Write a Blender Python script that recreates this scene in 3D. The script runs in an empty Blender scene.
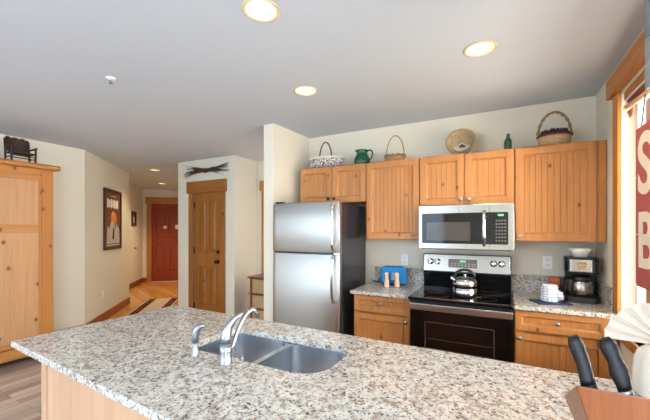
import bpy, bmesh, math, random
from mathutils import Vector, Matrix
random.seed(7)
SC = bpy.context.scene
COL = SC.collection
PI = math.pi
R = math.radians

# ------------------------------------------------------------------ camera
cam_d = bpy.data.cameras.new('camera')
cam = bpy.data.objects.new('camera', cam_d)
COL.objects.link(cam)
cam.location = (0, 0, 1.48)
cam.rotation_euler = (R(90), 0, R(27.8))
cam_d.sensor_fit = 'HORIZONTAL'
cam_d.sensor_width = 36
cam_d.lens = 36 * 332 / 650
cam_d.shift_y = 19.5 / 650
cam_d.clip_start = 0.02
SC.camera = cam

# ------------------------------------------------------------------ view, world, daylight
SC.view_settings.view_transform = 'Standard'
SC.view_settings.look = 'None'
SC.view_settings.exposure = 0.30
SC.view_settings.gamma = 1.0
SC.view_settings.use_curve_mapping = False

world = bpy.data.worlds.new('world')
SC.world = world
world.use_nodes = True
bg = world.node_tree.nodes['Background']
bg.inputs['Color'].default_value = (0.86, 0.93, 1.0, 1)
bg.inputs['Strength'].default_value = 1.4


def area(name, loc, rot, sx, sy, power, color):
    l = bpy.data.lights.new(name, 'AREA')
    l.shape = 'RECTANGLE'
    l.size = sx
    l.size_y = sy
    l.energy = power
    l.color = color
    o = bpy.data.objects.new(name, l)
    o.location = loc
    o.rotation_euler = rot
    COL.objects.link(o)
    return o


# daylight entering through the big windows of the living side, behind the camera
area('window_daylight', (-3.1, -2.95, 1.45), (R(60), 0, 0), 3.9, 2.3, 140, (0.62, 0.81, 1.0))
area('patio_daylight', (1.25, -1.2, 1.25), (R(64), 0, R(90)), 2.5, 2.2, 175, (0.56, 0.77, 1.0))
area('side_window_daylight', (-5.6, -0.6, 1.5), (R(72), 0, R(-90)), 2.0, 1.7, 14, (0.72, 0.86, 1.0))
# daylight entering through the window in the right wall
area('kitchen_window_daylight', (2.6, 2.0, 1.4), (R(96), 0, R(90)), 2.4, 1.8, 330, (1.0, 0.91, 0.76))


# added fill lamp, unseen behind the fridge wall, brightens the pantry side wall
area('alcove_daylight', (-2.24, 4.02, 1.25), (R(90), 0, R(90)), 0.6, 2.2, 9, (1.0, 0.96, 0.9))

# sky brighter than the ground it stands over
wt = world.node_tree
w_tc = wt.nodes.new('ShaderNodeTexCoord')
w_sp = wt.nodes.new('ShaderNodeSeparateXYZ')
w_rp = wt.nodes.new('ShaderNodeValToRGB')
w_rp.color_ramp.elements[0].position = 0.0
w_rp.color_ramp.elements[0].color = (0.30, 0.31, 0.32, 1)
w_rp.color_ramp.elements[1].position = 0.06
w_rp.color_ramp.elements[1].color = (0.80, 0.90, 1.0, 1)
wt.links.new(w_tc.outputs['Generated'], w_sp.inputs[0])
wt.links.new(w_sp.outputs[2], w_rp.inputs[0])
wt.links.new(w_rp.outputs[0], bg.inputs['Color'])

# ------------------------------------------------------------------ colour + materials
def lin(c):
    out = []
    for v in c:
        v = v / 255
        out.append(v / 12.92 if v <= 0.04045 else ((v + 0.055) / 1.055) ** 2.4)
    return (*out, 1)


class NT:
    def __init__(self, name, rough=0.5, metal=0.0, spec=0.5):
        self.m = bpy.data.materials.new(name)
        self.m.use_nodes = True
        self.t = self.m.node_tree
        self.b = self.t.nodes['Principled BSDF']
        self.b.inputs['Roughness'].default_value = rough
        self.b.inputs['Metallic'].default_value = metal
        self.b.inputs['Specular IOR Level'].default_value = spec

    def n(self, kind, **kw):
        nd = self.t.nodes.new(kind)
        for k, v in kw.items():
            if k in nd.inputs:
                nd.inputs[k].default_value = v
            else:
                setattr(nd, k, v)
        return nd

    def l(self, a, b):
        self.t.links.new(a, b)

    def coords(self, scale=(1, 1, 1), rot=(0, 0, 0), rnd=False):
        tc = self.n('ShaderNodeTexCoord')
        mp = self.n('ShaderNodeMapping')
        mp.inputs['Scale'].default_value = scale
        mp.inputs['Rotation'].default_value = rot
        if rnd:
            oi = self.n('ShaderNodeObjectInfo')
            ad = self.n('ShaderNodeVectorMath', operation='MULTIPLY_ADD')
            ad.inputs[1].default_value = (37, 51, 43)
            self.l(oi.outputs['Random'], ad.inputs[0])
            self.l(tc.outputs['Object'], ad.inputs[2])
            self.l(ad.outputs[0], mp.inputs['Vector'])
        else:
            self.l(tc.outputs['Object'], mp.inputs['Vector'])
        return mp.outputs[0]

    def ramp(self, fac, stops, interp='LINEAR'):
        r = self.n('ShaderNodeValToRGB')
        r.color_ramp.interpolation = interp
        e = r.color_ramp.elements
        while len(e) < len(stops):
            e.new(0.5)
        for i, (p, c) in enumerate(stops):
            e[i].position = p
            e[i].color = c if len(c) == 4 else lin(c)
        self.l(fac, r.inputs[0])
        return r.outputs[0]

    def mix(self, fac, a, b, mode='MIX'):
        m = self.n('ShaderNodeMix', data_type='RGBA', blend_type=mode)
        for sock, v in ((0, fac), (6, a), (7, b)):
            if hasattr(v, 'links'):
                self.l(v, m.inputs[sock])
            elif isinstance(v, (int, float)):
                m.inputs[sock].default_value = v
            else:
                m.inputs[sock].default_value = v if len(v) == 4 else lin(v)
        return m.outputs[2]

    def noise(self, vec, scale, detail=3, rough=0.5, dist=0.0):
        nd = self.n('ShaderNodeTexNoise')
        nd.inputs['Scale'].default_value = scale
        nd.inputs['Detail'].default_value = detail
        nd.inputs['Roughness'].default_value = rough
        nd.inputs['Distortion'].default_value = dist
        if vec is not None:
            self.l(vec, nd.inputs['Vector'])
        return nd.outputs[0]

    def bump(self, h, strength=0.2, dist=0.01):
        b = self.n('ShaderNodeBump')
        b.inputs['Strength'].default_value = strength
        b.inputs['Distance'].default_value = dist
        self.l(h, b.inputs['Height'])
        self.l(b.outputs[0], self.b.inputs['Normal'])

    def color(self, sock):
        self.l(sock, self.b.inputs['Base Color'])


def plain(name, c, rough=0.5, metal=0.0, spec=0.5, emit=None, es=1.0, alpha=None):
    k = NT(name, rough, metal, spec)
    k.b.inputs['Base Color'].default_value = lin(c)
    if emit:
        k.b.inputs['Emission Color'].default_value = lin(emit)
        k.b.inputs['Emission Strength'].default_value = es
    return k.m


def wood(name, dark, mid, light, axis='z', rough=0.42, knots=True, spec=0.4, knot_scale=2.6, knot_size=1.0):
    k = NT(name, rough, 0, spec)
    sc = {'z': (14, 14, 0.9), 'x': (0.9, 14, 14), 'y': (14, 0.9, 14)}[axis]
    v = k.coords(sc, rnd=True)
    n1 = k.noise(v, 1.6, 4, 0.55, 0.8)
    col = k.ramp(n1, [(0.28, dark), (0.5, mid), (0.72, light)])
    v2 = k.coords((sc[0] * 5, sc[1] * 5, sc[2] * 3), rnd=True)
    n2 = k.noise(v2, 2.0, 2, 0.5)
    col = k.mix(0.25, col, k.ramp(n2, [(0.35, dark), (0.65, light)]), 'MULTIPLY')
    col = k.mix(0.35, col, k.ramp(n2, [(0.3, mid), (0.7, light)]))
    if knots:
        v3 = k.coords((1, 1, 1), rnd=True)
        sp3 = k.n('ShaderNodeSeparateXYZ')
        k.l(v3, sp3.inputs[0])
        hor = k.n('ShaderNodeMath', operation='ADD')
        k.l(sp3.outputs[0], hor.inputs[0])
        k.l(sp3.outputs[1], hor.inputs[1])
        zz = k.n('ShaderNodeMath', operation='MULTIPLY')
        zz.inputs[1].default_value = 0.75
        k.l(sp3.outputs[2], zz.inputs[0])
        cb3 = k.n('ShaderNodeCombineXYZ')
        k.l(hor.outputs[0], cb3.inputs[0])
        k.l(zz.outputs[0], cb3.inputs[1])
        v3 = cb3.outputs[0]
        vo = k.n('ShaderNodeTexVoronoi', voronoi_dimensions='2D')
        vo.inputs['Scale'].default_value = knot_scale
        k.l(v3, vo.inputs['Vector'])
        f = k.ramp(vo.outputs['Distance'], [(0.0, (255, 255, 255)), (0.022 * knot_size, (225, 225, 225)), (0.04 * knot_size, (70, 70, 70)), (0.075 * knot_size, (0, 0, 0))])
        col = k.mix(f, col, (98, 48, 22))
    k.color(col)
    k.bump(n1, 0.05, 0.004)
    return k.m


M = {}
M['pine'] = wood('pine', (164, 106, 54), (182, 124, 68), (194, 138, 80))
M['pine_light'] = wood('pine_light', (170, 122, 80), (186, 138, 94), (198, 152, 108), 'z', knot_scale=3.2, knot_size=1.7)
M['pine_light_across'] = wood('pine_light_across', (168, 106, 48), (182, 120, 58), (192, 134, 70), 'y', knot_scale=3.0, knot_size=1.7)
M['pine_amber'] = wood('pine_amber', (162, 98, 40), (176, 112, 50), (186, 126, 62), 'z', knot_scale=3.6, knot_size=1.8)
M['maple'] = wood('maple', (188, 146, 114), (200, 160, 128), (210, 174, 144), 'z', rough=0.25, knots=False)
M['door_wood'] = wood('door_wood', (142, 84, 30), (162, 100, 38), (178, 116, 50), 'z', knot_scale=1.7)
M['door_wood_across'] = wood('door_wood_across', (142, 84, 30), (162, 100, 38), (178, 116, 50), 'x', knot_scale=1.7)
M['red_wood'] = wood('red_wood', (132, 50, 22), (152, 62, 30), (168, 78, 40), 'z', knots=False, rough=0.35)
M['trim_wood'] = wood('trim_wood', (168, 106, 44), (188, 124, 58), (204, 142, 74), 'z', knots=False, rough=0.4)
M['trim_wood_along'] = wood('trim_wood_along', (168, 106, 44), (188, 124, 58), (204, 142, 74), 'y', knots=False, rough=0.4)
M['base_wood'] = wood('base_wood', (136, 66, 28), (154, 80, 38), (168, 94, 48), 'x', knots=False, rough=0.4)
M['block_wood'] = wood('block_wood', (118, 62, 30), (140, 78, 42), (158, 94, 54), 'z', knots=False, rough=0.3)
M['shaker_wood'] = wood('shaker_wood', (214, 176, 140), (226, 192, 158), (236, 206, 176), 'z', knots=False)
M['dark_wood'] = wood('dark_wood', (38, 24, 20), (52, 34, 28), (66, 44, 36), 'z', knots=False, rough=0.5)
M['frame_wood'] = wood('frame_wood', (62, 26, 18), (76, 34, 24), (88, 42, 30), 'z', knots=False, rough=0.4)
M['blue_plank'] = wood('blue_plank', (96, 112, 124), (120, 136, 148), (140, 154, 164), 'y', knots=False, rough=0.7)
M['exterior_brown'] = wood('exterior_brown', (150, 96, 48), (168, 112, 60), (180, 124, 70), 'z', knots=False)


def floor_mat(name, cols, rot, board=0.095, length=1.3, rough=0.35):
    k = NT(name, rough, 0, 0.5)
    v = k.coords((1, 1, 1), (0, 0, rot))
    br = k.n('ShaderNodeTexBrick')
    br.inputs['Scale'].default_value = 1
    br.inputs['Brick Width'].default_value = length
    br.inputs['Row Height'].default_value = board
    br.inputs['Mortar Size'].default_value = 0.0015
    br.inputs['Color1'].default_value = (0, 0, 0, 1)
    br.inputs['Color2'].default_value = (1, 1, 1, 1)
    br.inputs['Mortar'].default_value = (0.3, 0.3, 0.3, 1)
    br.offset = 0.37
    k.l(v, br.inputs['Vector'])
    mp = k.n('ShaderNodeMapping')
    mp.inputs['Scale'].default_value = (0.9, 16, 1)
    k.l(v, mp.inputs['Vector'])
    add = k.n('ShaderNodeVectorMath', operation='ADD')
    k.l(mp.outputs[0], add.inputs[0])
    sc = k.n('ShaderNodeVectorMath', operation='SCALE')
    sc.inputs['Scale'].default_value = 13
    k.l(br.outputs['Color'], sc.inputs[0])
    k.l(sc.outputs[0], add.inputs[1])
    g = k.noise(add.outputs[0], 1.5, 5, 0.6, 0.9)
    col = k.ramp(g, [(0.3, cols[0]), (0.5, cols[1]), (0.7, cols[2])])
    tint = k.ramp(br.outputs['Color'], [(0, cols[0]), (1, cols[2])])
    col = k.mix(0.6, col, tint)
    seam = k.ramp(br.outputs['Fac'], [(0, (0, 0, 0)), (1, (255, 255, 255))])
    col = k.mix(seam, col, cols[3])
    k.color(col)
    return k.m


M['floor'] = floor_mat('floor_planks', [(118, 94, 80), (178, 152, 132), (222, 200, 180), (80, 60, 50)], R(90))
M['floor_hall'] = floor_mat('floor_hall_planks', [(176, 118, 58), (200, 142, 76), (218, 164, 96), (120, 76, 36)], R(22), rough=0.25)


def paint(name, c, rough=0.75, bump=0.03):
    k = NT(name, rough, 0, 0.3)
    k.b.inputs['Base Color'].default_value = lin(c)
    v = k.coords((1, 1, 1))
    k.bump(k.noise(v, 90, 3, 0.6), bump, 0.004)
    return k.m


M['wall'] = paint('wall_paint', (230, 222, 203))
M['ceiling'] = paint('ceiling_paint', (203, 209, 217), bump=0.02)
M['stucco'] = paint('stucco', (222, 213, 198), bump=0.3)

k = NT('granite', 0.12, 0, 0.5)
v = k.coords((1, 1, 1))
a1 = k.noise(v, 29, 6, 0.65, 0.6)
col = k.ramp(a1, [(0.34, (150, 144, 136)), (0.45, (192, 187, 179)), (0.58, (216, 212, 204)), (0.72, (196, 190, 180))])
a2 = k.noise(k.coords((1, 1, 1), (0.4, 0.2, 1.0)), 43, 4, 0.6, 0.4)
col = k.mix(k.ramp(a2, [(0.55, (0, 0, 0)), (0.63, (230, 230, 230))]), col, (150, 118, 84))
a3 = k.noise(k.coords((1, 1, 1), (1.1, 0.7, 0.3)), 68, 3, 0.6, 0.3)
col = k.mix(k.ramp(a3, [(0.575, (0, 0, 0)), (0.63, (245, 245, 245))]), col, (66, 60, 58))
a4 = k.noise(k.coords((1, 1, 1), (0.1, 1.7, 0.9)), 110, 2, 0.5)
col = k.mix(k.ramp(a4, [(0.59, (0, 0, 0)), (0.66, (230, 230, 230))]), col, (86, 80, 78))
a5 = k.noise(k.coords((1, 1, 1), (2.1, 0.7, 0.9)), 30, 3, 0.5)
col = k.mix(k.ramp(a5, [(0.60, (0, 0, 0)), (0.7, (150, 150, 150))]), col, (150, 150, 154))
k.color(col)
M['granite'] = k.m


def lin3(v_):
    # display value whose linear value is v_
    return 255 * (1.055 * v_ ** (1 / 2.4) - 0.055)


def steel(name, c=(198, 198, 198), rough=0.24, axis='x', scale=300):
    k = NT(name, rough, 1.0)
    k.b.inputs['Base Color'].default_value = lin(c)
    s = {'x': (2, scale, scale), 'z': (scale, scale, 2), 'y': (scale, 2, scale)}[axis]
    n = k.noise(k.coords(s), 1.0, 2, 0.5)
    k.l(k.ramp(n, [(0.3, (lin3(rough * 0.97),) * 3), (0.7, (lin3(rough * 1.03),) * 3)]), k.b.inputs['Roughness'])
    k.b.inputs['Roughness'].default_value = rough
    return k.m


M['steel'] = steel('brushed_steel', (164, 160, 154), 0.25)
M['steel_up'] = steel('brushed_steel_upright', (178, 176, 172), 0.36, 'x')
M['sink_steel'] = plain('sink_steel', (206, 211, 218), 0.23, 1.0)
M['chrome'] = plain('polished_steel', (214, 214, 216), 0.13, 1.0)
M['nickel'] = plain('satin_nickel', (158, 160, 165), 0.32, 1.0)
M['black'] = plain('black_plastic', (20, 20, 22), 0.35)
M['black_gloss'] = plain('black_glass', (9, 9, 10), 0.06, 0, 0.35)
M['fridge_side'] = plain('charcoal_enamel', (44, 44, 50), 0.24)
M['oven_glass'] = plain('oven_glass', (20, 12, 10), 0.05, 0, 0.35)
M['micro_glass'] = plain('microwave_glass', (66, 62, 60), 0.1, 0, 0.4)
M['grey_panel'] = plain('grey_panel', (92, 88, 86), 0.35)
M['white'] = plain('white_plastic', (252, 252, 250), 0.4)
M['ivory'] = plain('ivory_paint', (240, 236, 226), 0.5)
M['glow_green'] = plain('green_digits', (20, 60, 30), 0.4, emit=(120, 255, 150), es=1.2)
M['ring'] = plain('burner_mark', (74, 68, 66), 0.25)
M['iron'] = plain('oil_rubbed_bronze', (34, 26, 24), 0.4, 0.6)
M['black_grip'] = plain('knife_grip', (20, 16, 15), 0.5, 0, 0.3)
M['toaster_blue'] = plain('toaster_blue', (24, 128, 196), 0.22, 0.2)
M['green_glaze'] = plain('green_glaze', (12, 74, 48), 0.18, 0, 0.6)
M['orange_red'] = plain('orange_red', (196, 92, 48), 0.5)
M['navy'] = plain('navy_cloth', (38, 52, 88), 0.85)
M['dark_red'] = plain('dark_red', (96, 18, 22), 0.5)
M['poster_paper'] = plain('poster_brown', (110, 62, 36), 0.6)
M['cream'] = plain('cream', (236, 226, 206), 0.7)
M['sign_red'] = plain('sign_red', (176, 84, 84), 0.75)
M['plum'] = plain('plum', (128, 72, 104), 0.75)
M['paper'] = plain('white_paper', (246, 242, 234), 0.8)
M['napkin'] = plain('white_linen', (226, 218, 206), 0.85)
M['cord'] = plain('white_cord', (236, 228, 214), 0.7)  # white of the sunlit jamb edge, put into the colour
M['brown_cord'] = plain('brown_tassel', (140, 80, 48), 0.8)
M['twig'] = plain('dark_twigs', (86, 56, 50), 0.85)
M['berry'] = plain('purple_berries', (44, 30, 52), 0.35)
M['ribbon'] = plain('dark_red_ribbon', (120, 40, 44), 0.6)
M['shadow_gap'] = plain('dark_gap', (26, 20, 18), 0.8)
M['bulb'] = plain('lamp_glow', (255, 250, 235), 0.5, emit=(255, 244, 214), es=9.0)
M['reflector'] = plain('lamp_reflector', (250, 236, 200), 0.35)
M['can_rim'] = plain('lamp_rim', (226, 206, 176), 0.45)
M['orange_art'] = plain('art_orange', (212, 128, 52), 0.6)
M['grey_art'] = plain('art_grey', (188, 178, 166), 0.6)
M['dark_art'] = plain('art_dark', (64, 44, 34), 0.6)

k = NT('window_glass', 0.0)
k.b.inputs['Base Color'].default_value = (1, 1, 1, 1)
k.b.inputs['Transmission Weight'].default_value = 1.0
k.b.inputs['IOR'].default_value = 1.02
M['glass'] = k.m


def wicker(name, a, b, sx=60, sz=90, bump=0.8):
    k = NT(name, 0.7, 0, 0.25)
    tc = k.coords((1, 1, 1))
    ch = k.n('ShaderNodeTexChecker')
    ch.inputs['Scale'].default_value = sx
    k.l(tc, ch.inputs['Vector'])
    w = k.n('ShaderNodeTexWave', bands_direction='Z')
    w.inputs['Scale'].default_value = sz / 3
    w.inputs['Distortion'].default_value = 2.0
    k.l(tc, w.inputs['Vector'])
    n = k.noise(tc, 50, 3)
    f = k.mix(0.5, w.outputs['Color'], n)
    k.color(k.ramp(f, [(0.2, a), (0.7, b)]))
    k.bump(f, bump, 0.006)
    return k.m


M['wicker'] = wicker('tan_wicker', (120, 84, 48), (206, 168, 120))
M['wicker_grey'] = wicker('grey_wicker', (112, 92, 64), (190, 168, 130))
M['wicker_pale'] = wicker('pale_splint', (150, 118, 76), (218, 190, 146))
M['wicker_handle'] = wicker('handle_splint', (84, 58, 34), (200, 170, 126), 120, 200)

k = NT('floral_liner', 0.85)
vo = k.n('ShaderNodeTexNoise')
vo.inputs['Scale'].default_value = 75
vo.inputs['Detail'].default_value = 4
k.l(k.coords(), vo.inputs['Vector'])
k.color(k.ramp(vo.outputs[0], [(0.42, (70, 56, 58)), (0.5, (170, 160, 162)), (0.56, (226, 220, 216))]))
M['floral'] = k.m

k = NT('plaid_towel', 0.9)
tc = k.coords()
w1 = k.n('ShaderNodeTexWave', bands_direction='Z')
w1.inputs['Scale'].default_value = 16
w1.inputs['Distortion'].default_value = 0.6
k.l(tc, w1.inputs['Vector'])
w2 = k.n('ShaderNodeTexWave', bands_direction='X')
w2.inputs['Scale'].default_value = 13
k.l(tc, w2.inputs['Vector'])
c1 = k.ramp(w1.outputs['Color'], [(0.0, (112, 128, 178)), (0.18, (236, 238, 244))])
c2 = k.ramp(w2.outputs['Color'], [(0.0, (150, 164, 204)), (0.12, (255, 255, 255))])
k.color(k.mix(0.7, c1, c2, 'MULTIPLY'))
M['plaid'] = k.m

k = NT('pleated_paper', 0.85)
k.b.inputs['Base Color'].default_value = lin((240, 236, 224))
M['filter_paper'] = k.m


# ------------------------------------------------------------------ mesh builder
class MB:
    def __init__(self, mat4=None):
        self.bm = bmesh.new()
        self.m = mat4

    def _p(self, p):
        p = Vector(p)
        return self.m @ p if self.m else p

    def v(self, p):
        return self.bm.verts.new(self._p(p))

    def f(self, vs, smooth=False):
        try:
            fc = self.bm.faces.new(vs)
            fc.smooth = smooth
            return fc
        except ValueError:
            return None

    def box(self, a, b):
        x0, x1 = sorted((a[0], b[0]))
        y0, y1 = sorted((a[1], b[1]))
        z0, z1 = sorted((a[2], b[2]))
        q = [self.v(p) for p in ((x0, y0, z0), (x1, y0, z0), (x1, y1, z0), (x0, y1, z0),
                                 (x0, y0, z1), (x1, y0, z1), (x1, y1, z1), (x0, y1, z1))]
        for i in ((3, 2, 1, 0), (4, 5, 6, 7), (0, 1, 5, 4), (1, 2, 6, 5), (2, 3, 7, 6), (3, 0, 4, 7)):
            self.f([q[j] for j in i])
        return self

    def prism(self, poly, lo, hi, axis='z', smooth=False):
        def mk(u, w, h):
            return {'z': (u, w, h), 'y': (u, h, w), 'x': (h, u, w)}[axis]
        A = [self.v(mk(u, w, lo)) for u, w in poly]
        B = [self.v(mk(u, w, hi)) for u, w in poly]
        n = len(poly)
        self.f(A[::-1])
        self.f(B)
        for i in range(n):
            self.f([A[i], A[(i + 1) % n], B[(i + 1) % n], B[i]], smooth)
        return self

    def lathe(self, prof, c=(0, 0, 0), n=32, axis='z', smooth=True, wob=None):
        rings = []
        c = Vector(c)

        def mk(x, y, z):
            return {'z': Vector((x, y, z)), 'y': Vector((x, z, y)), 'x': Vector((z, x, y))}[axis]
        for r, z in prof:
            if r < 1e-5:
                rings.append([self.v(c + mk(0, 0, z))])
            else:
                rr = []
                for i in range(n):
                    a = 2 * PI * i / n
                    k = r * (1 + (wob(a, z) if wob else 0))
                    rr.append(self.v(c + mk(k * math.cos(a), k * math.sin(a), z)))
                rings.append(rr)
        for A, B in zip(rings, rings[1:]):
            for i in range(n):
                j = (i + 1) % n
                if len(A) == 1 and len(B) == 1:
                    break
                if len(A) == 1:
                    self.f([A[0], B[j], B[i]], smooth)
                elif len(B) == 1:
                    self.f([A[i], A[j], B[0]], smooth)
                else:
                    self.f([A[i], A[j], B[j], B[i]], smooth)
        return self

    def cyl(self, c, r, h, axis='z', n=24, r2=None):
        r2 = r if r2 is None else r2
        return self.lathe([(0, 0), (r, 0), (r, 1e-4), (r2, h - 1e-4), (r2, h), (0, h)], c, n, axis)

    def tube(self, pts, rad, n=10, closed=False, flat=1.0, up=None):
        pts = [Vector(p) for p in pts]
        N = len(pts)
        rads = rad if isinstance(rad, (list, tuple)) else [rad] * N
        t0 = (pts[1] - pts[0]).normalized()
        u = Vector(up) if up else (Vector((0, 0, 1)) if abs(t0.z) < 0.9 else Vector((1, 0, 0)))
        u = (u - t0 * u.dot(t0)).normalized()
        rings = []
        for i, p in enumerate(pts):
            if closed:
                t = pts[(i + 1) % N] - pts[i - 1]
            else:
                t = pts[min(i + 1, N - 1)] - pts[max(i - 1, 0)]
            t.normalize()
            u = (u - t * u.dot(t)).normalized()
            w = t.cross(u)
            rings.append([self.v(p + (u * math.cos(2 * PI * k / n) * flat + w * math.sin(2 * PI * k / n)) * rads[i]) for k in range(n)])
        m = N if closed else N - 1
        for i in range(m):
            A, B = rings[i], rings[(i + 1) % N]
            for k in range(n):
                self.f([A[k], A[(k + 1) % n], B[(k + 1) % n], B[k]], True)
        if not closed:
            self.f(rings[0][::-1])
            self.f(rings[-1])
        return self

    def ball(self, c, r, n=12, sx=1, sy=1, sz=1):
        m = max(6, n // 2)
        c = Vector(c)
        rings = []
        for i in range(m + 1):
            a = -PI / 2 + PI * i / m
            if i in (0, m):
                rings.append([self.v(c + Vector((0, 0, r * sz * math.sin(a))))])
            else:
                rings.append([self.v(c + Vector((r * sx * math.cos(a) * math.cos(2 * PI * k / n), r * sy * math.cos(a) * math.sin(2 * PI * k / n), r * sz * math.sin(a)))) for k in range(n)])
        for A, B in zip(rings, rings[1:]):
            for k in range(n):
                j = (k + 1) % n
                if len(A) == 1:
                    self.f([A[0], B[j], B[k]], True)
                elif len(B) == 1:
                    self.f([A[k], A[j], B[0]], True)
                else:
                    self.f([A[k], A[j], B[j], B[k]], True)
        return self

    def build(self, name, mat, parent=None, loc=None, rz=0, bevel=0, seg=2, label=None):
        bmesh.ops.remove_doubles(self.bm, verts=self.bm.verts, dist=1e-6)
        bmesh.ops.recalc_face_normals(self.bm, faces=self.bm.faces)
        me = bpy.data.meshes.new(name)
        self.bm.to_mesh(me)
        self.bm.free()
        me.materials.append(M[mat] if isinstance(mat, str) else mat)
        o = bpy.data.objects.new(name, me)
        COL.objects.link(o)
        if parent:
            o.parent = parent
        if loc:
            o.location = loc
        o.rotation_euler.z = rz
        if bevel:
            b = o.modifiers.new('bevel', 'BEVEL')
            b.width = bevel
            b.segments = seg
            b.limit_method = 'ANGLE'
            b.angle_limit = R(40)
        if label:
            o['label'] = label
        return o


def tag(o, label, cat, group=None):
    o['label'] = label
    o['category'] = cat
    if group:
        o['group'] = group
    return o


def thing(name, label, cat, loc=(0, 0, 0), rz=0, group=None):
    o = bpy.data.objects.new(name, None)
    o.empty_display_size = 0.05
    COL.objects.link(o)
    o.location = loc
    o.rotation_euler = (0, 0, rz)
    return tag(o, label, cat, group)


def struct(o, label=None):
    o['kind'] = 'structure'
    if label:
        o['label'] = label
    return o


def dup(root, loc, rz=None, label=None, group=None):
    r = root.copy()
    COL.objects.link(r)
    r.location = loc
    if rz is not None:
        r.rotation_euler = (0, 0, rz)
    if label:
        r['label'] = label
    if group:
        r['group'] = group
    for ch in list(root.children):
        c = ch.copy()
        COL.objects.link(c)
        c.parent = r
        for g in ch.children:
            d = g.copy()
            COL.objects.link(d)
            d.parent = c
    return r


def rounded(x0, y0, x1, y1, r, n=6):
    if not isinstance(r, (list, tuple)):
        r = [r] * 4
    out = []
    for (cx, cy, a0, rr) in ((x1 - r[0], y1 - r[0], 0, r[0]), (x0 + r[1], y1 - r[1], 90, r[1]),
                             (x0 + r[2], y0 + r[2], 180, r[2]), (x1 - r[3], y0 + r[3], 270, r[3])):
        for i in range(n + 1):
            a = R(a0 + 90 * i / n)
            out.append((cx + rr * math.cos(a), cy + rr * math.sin(a)))
    return out


def plate(name, mat, outline, holes, thick, bevel=0.0, parent=None, loc=(0, 0, 0), rot=(0, 0, 0)):
    """flat slab with holes, lying in its local xy plane, thickness centred on z = 0"""
    cu = bpy.data.curves.new('tmp', 'CURVE')
    cu.dimensions = '2D'
    cu.fill_mode = 'BOTH'
    cu.extrude = thick / 2 - bevel
    cu.bevel_depth = bevel
    cu.bevel_resolution = 2
    for loop in [outline] + list(holes):
        sp = cu.splines.new('POLY')
        sp.points.add(len(loop) - 1)
        for i, (x, y) in enumerate(loop):
            sp.points[i].co = (x, y, 0, 1)
        sp.use_cyclic_u = True
    tmp = bpy.data.objects.new('tmp', cu)
    COL.objects.link(tmp)
    dg = bpy.context.evaluated_depsgraph_get()
    me = bpy.data.meshes.new_from_object(tmp.evaluated_get(dg))
    bpy.data.objects.remove(tmp)
    bpy.data.curves.remove(cu)
    me.name = name
    me.materials.clear()
    me.materials.append(M[mat])
    for p in me.polygons:
        p.use_smooth = False
    o = bpy.data.objects.new(name, me)
    COL.objects.link(o)
    o.location = loc
    o.rotation_euler = rot
    if parent:
        o.parent = parent
    return o


def text_mesh(name, body, size, mat, parent, loc, rot, depth=0.002, align='CENTER'):
    cu = bpy.data.curves.new('tmp', 'FONT')
    cu.body = body
    cu.size = size
    cu.extrude = depth
    cu.offset = size * 0.02
    cu.align_x = align
    tmp = bpy.data.objects.new('tmp', cu)
    COL.objects.link(tmp)
    dg = bpy.context.evaluated_depsgraph_get()
    me = bpy.data.meshes.new_from_object(tmp.evaluated_get(dg))
    bpy.data.objects.remove(tmp)
    bpy.data.curves.remove(cu)
    me.materials.clear()
    me.materials.append(M[mat])
    o = bpy.data.objects.new(name, me)
    COL.objects.link(o)
    o.parent = parent
    o.location = loc
    o.rotation_euler = rot
    return o


def circle(cx, cy, r, n=32):
    return [(cx + r * math.cos(2 * PI * i / n), cy + r * math.sin(2 * PI * i / n)) for i in range(n)]


# ================================================================== THE SETTING
CEIL = 2.61
CANS = [(-1.09, 1.36), (-1.40, 2.32), (-0.11, 2.29), (-5.80, 4.07), (-7.35, 5.35)]
CAN_R = 0.082
struct(plate('ceiling', 'ceiling', [(-10.2, -2.8), (0.84, -2.8), (0.84, 8), (-10.2, 8)],
             [circle(x, y, CAN_R) for x, y in CANS], 0.10, loc=(0, 0, CEIL + 0.05)))
struct(MB().box((-5.4, -2.8, -0.1), (0.84, 2.45, 0)).build('floor', 'floor'))
struct(MB().box((-10.2, 2.45, -0.1), (0.84, 8, 0)).build('floor_hall', 'floor_hall'))

struct(MB().box((-2.13, 3.55, 0), (0.84, 3.67, CEIL)).build('wall_back', 'wall'))
# right wall, cut for the window
WY0, WY1, WZ0, WZ1 = 1.15, 2.88, 0.80, 2.38
struct(plate('wall_right', 'wall', [(-2.7, 0), (3.55, 0), (3.55, CEIL), (-2.7, CEIL)],
             [[(WY0, WZ0), (WY1, WZ0), (WY1, WZ1), (WY0, WZ1)], [(-2.35, 0.15), (0.55, 0.15), (0.55, 2.35), (-2.35, 2.35)]], 0.12, loc=(0.777, 0, 0), rot=(R(90), 0, R(90))))
struct(MB().prism([(-2.262, 2.87), (-2.127, 2.87), (-2.09, 3.55), (-2.13, 3.67), (-2.262, 3.67)], 0, CEIL).build('wall_beside_fridge', 'wall'))
struct(MB().box((-3.69, 4.35, 0), (-2.13, 4.45, CEIL)).build('wall_alcove', 'wall'))
struct(MB().box((-3.69, 3.93, 0), (-3.57, 4.35, CEIL)).build('wall_pantry_side', 'wall'))
struct(plate('wall_pantry', 'wall', [(-4.83, 0), (-3.57, 0), (-3.57, CEIL), (-4.83, CEIL)],
             [[(-4.46, 0.001), (-3.84, 0.001), (-3.84, 2.09), (-4.46, 2.09)]], 0.11, loc=(0, 3.875, 0), rot=(R(90), 0, 0)))
hd = Vector((-0.66, 0.75)).normalized()
hp = Vector((-4.83, 3.82))
he = hp + hd * 5.0
struct(MB().prism([hp, he, he + Vector((0.08, 0.08)), (-4.72, 3.93)], 0, CEIL).build('wall_hall_right', 'wall'))
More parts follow.
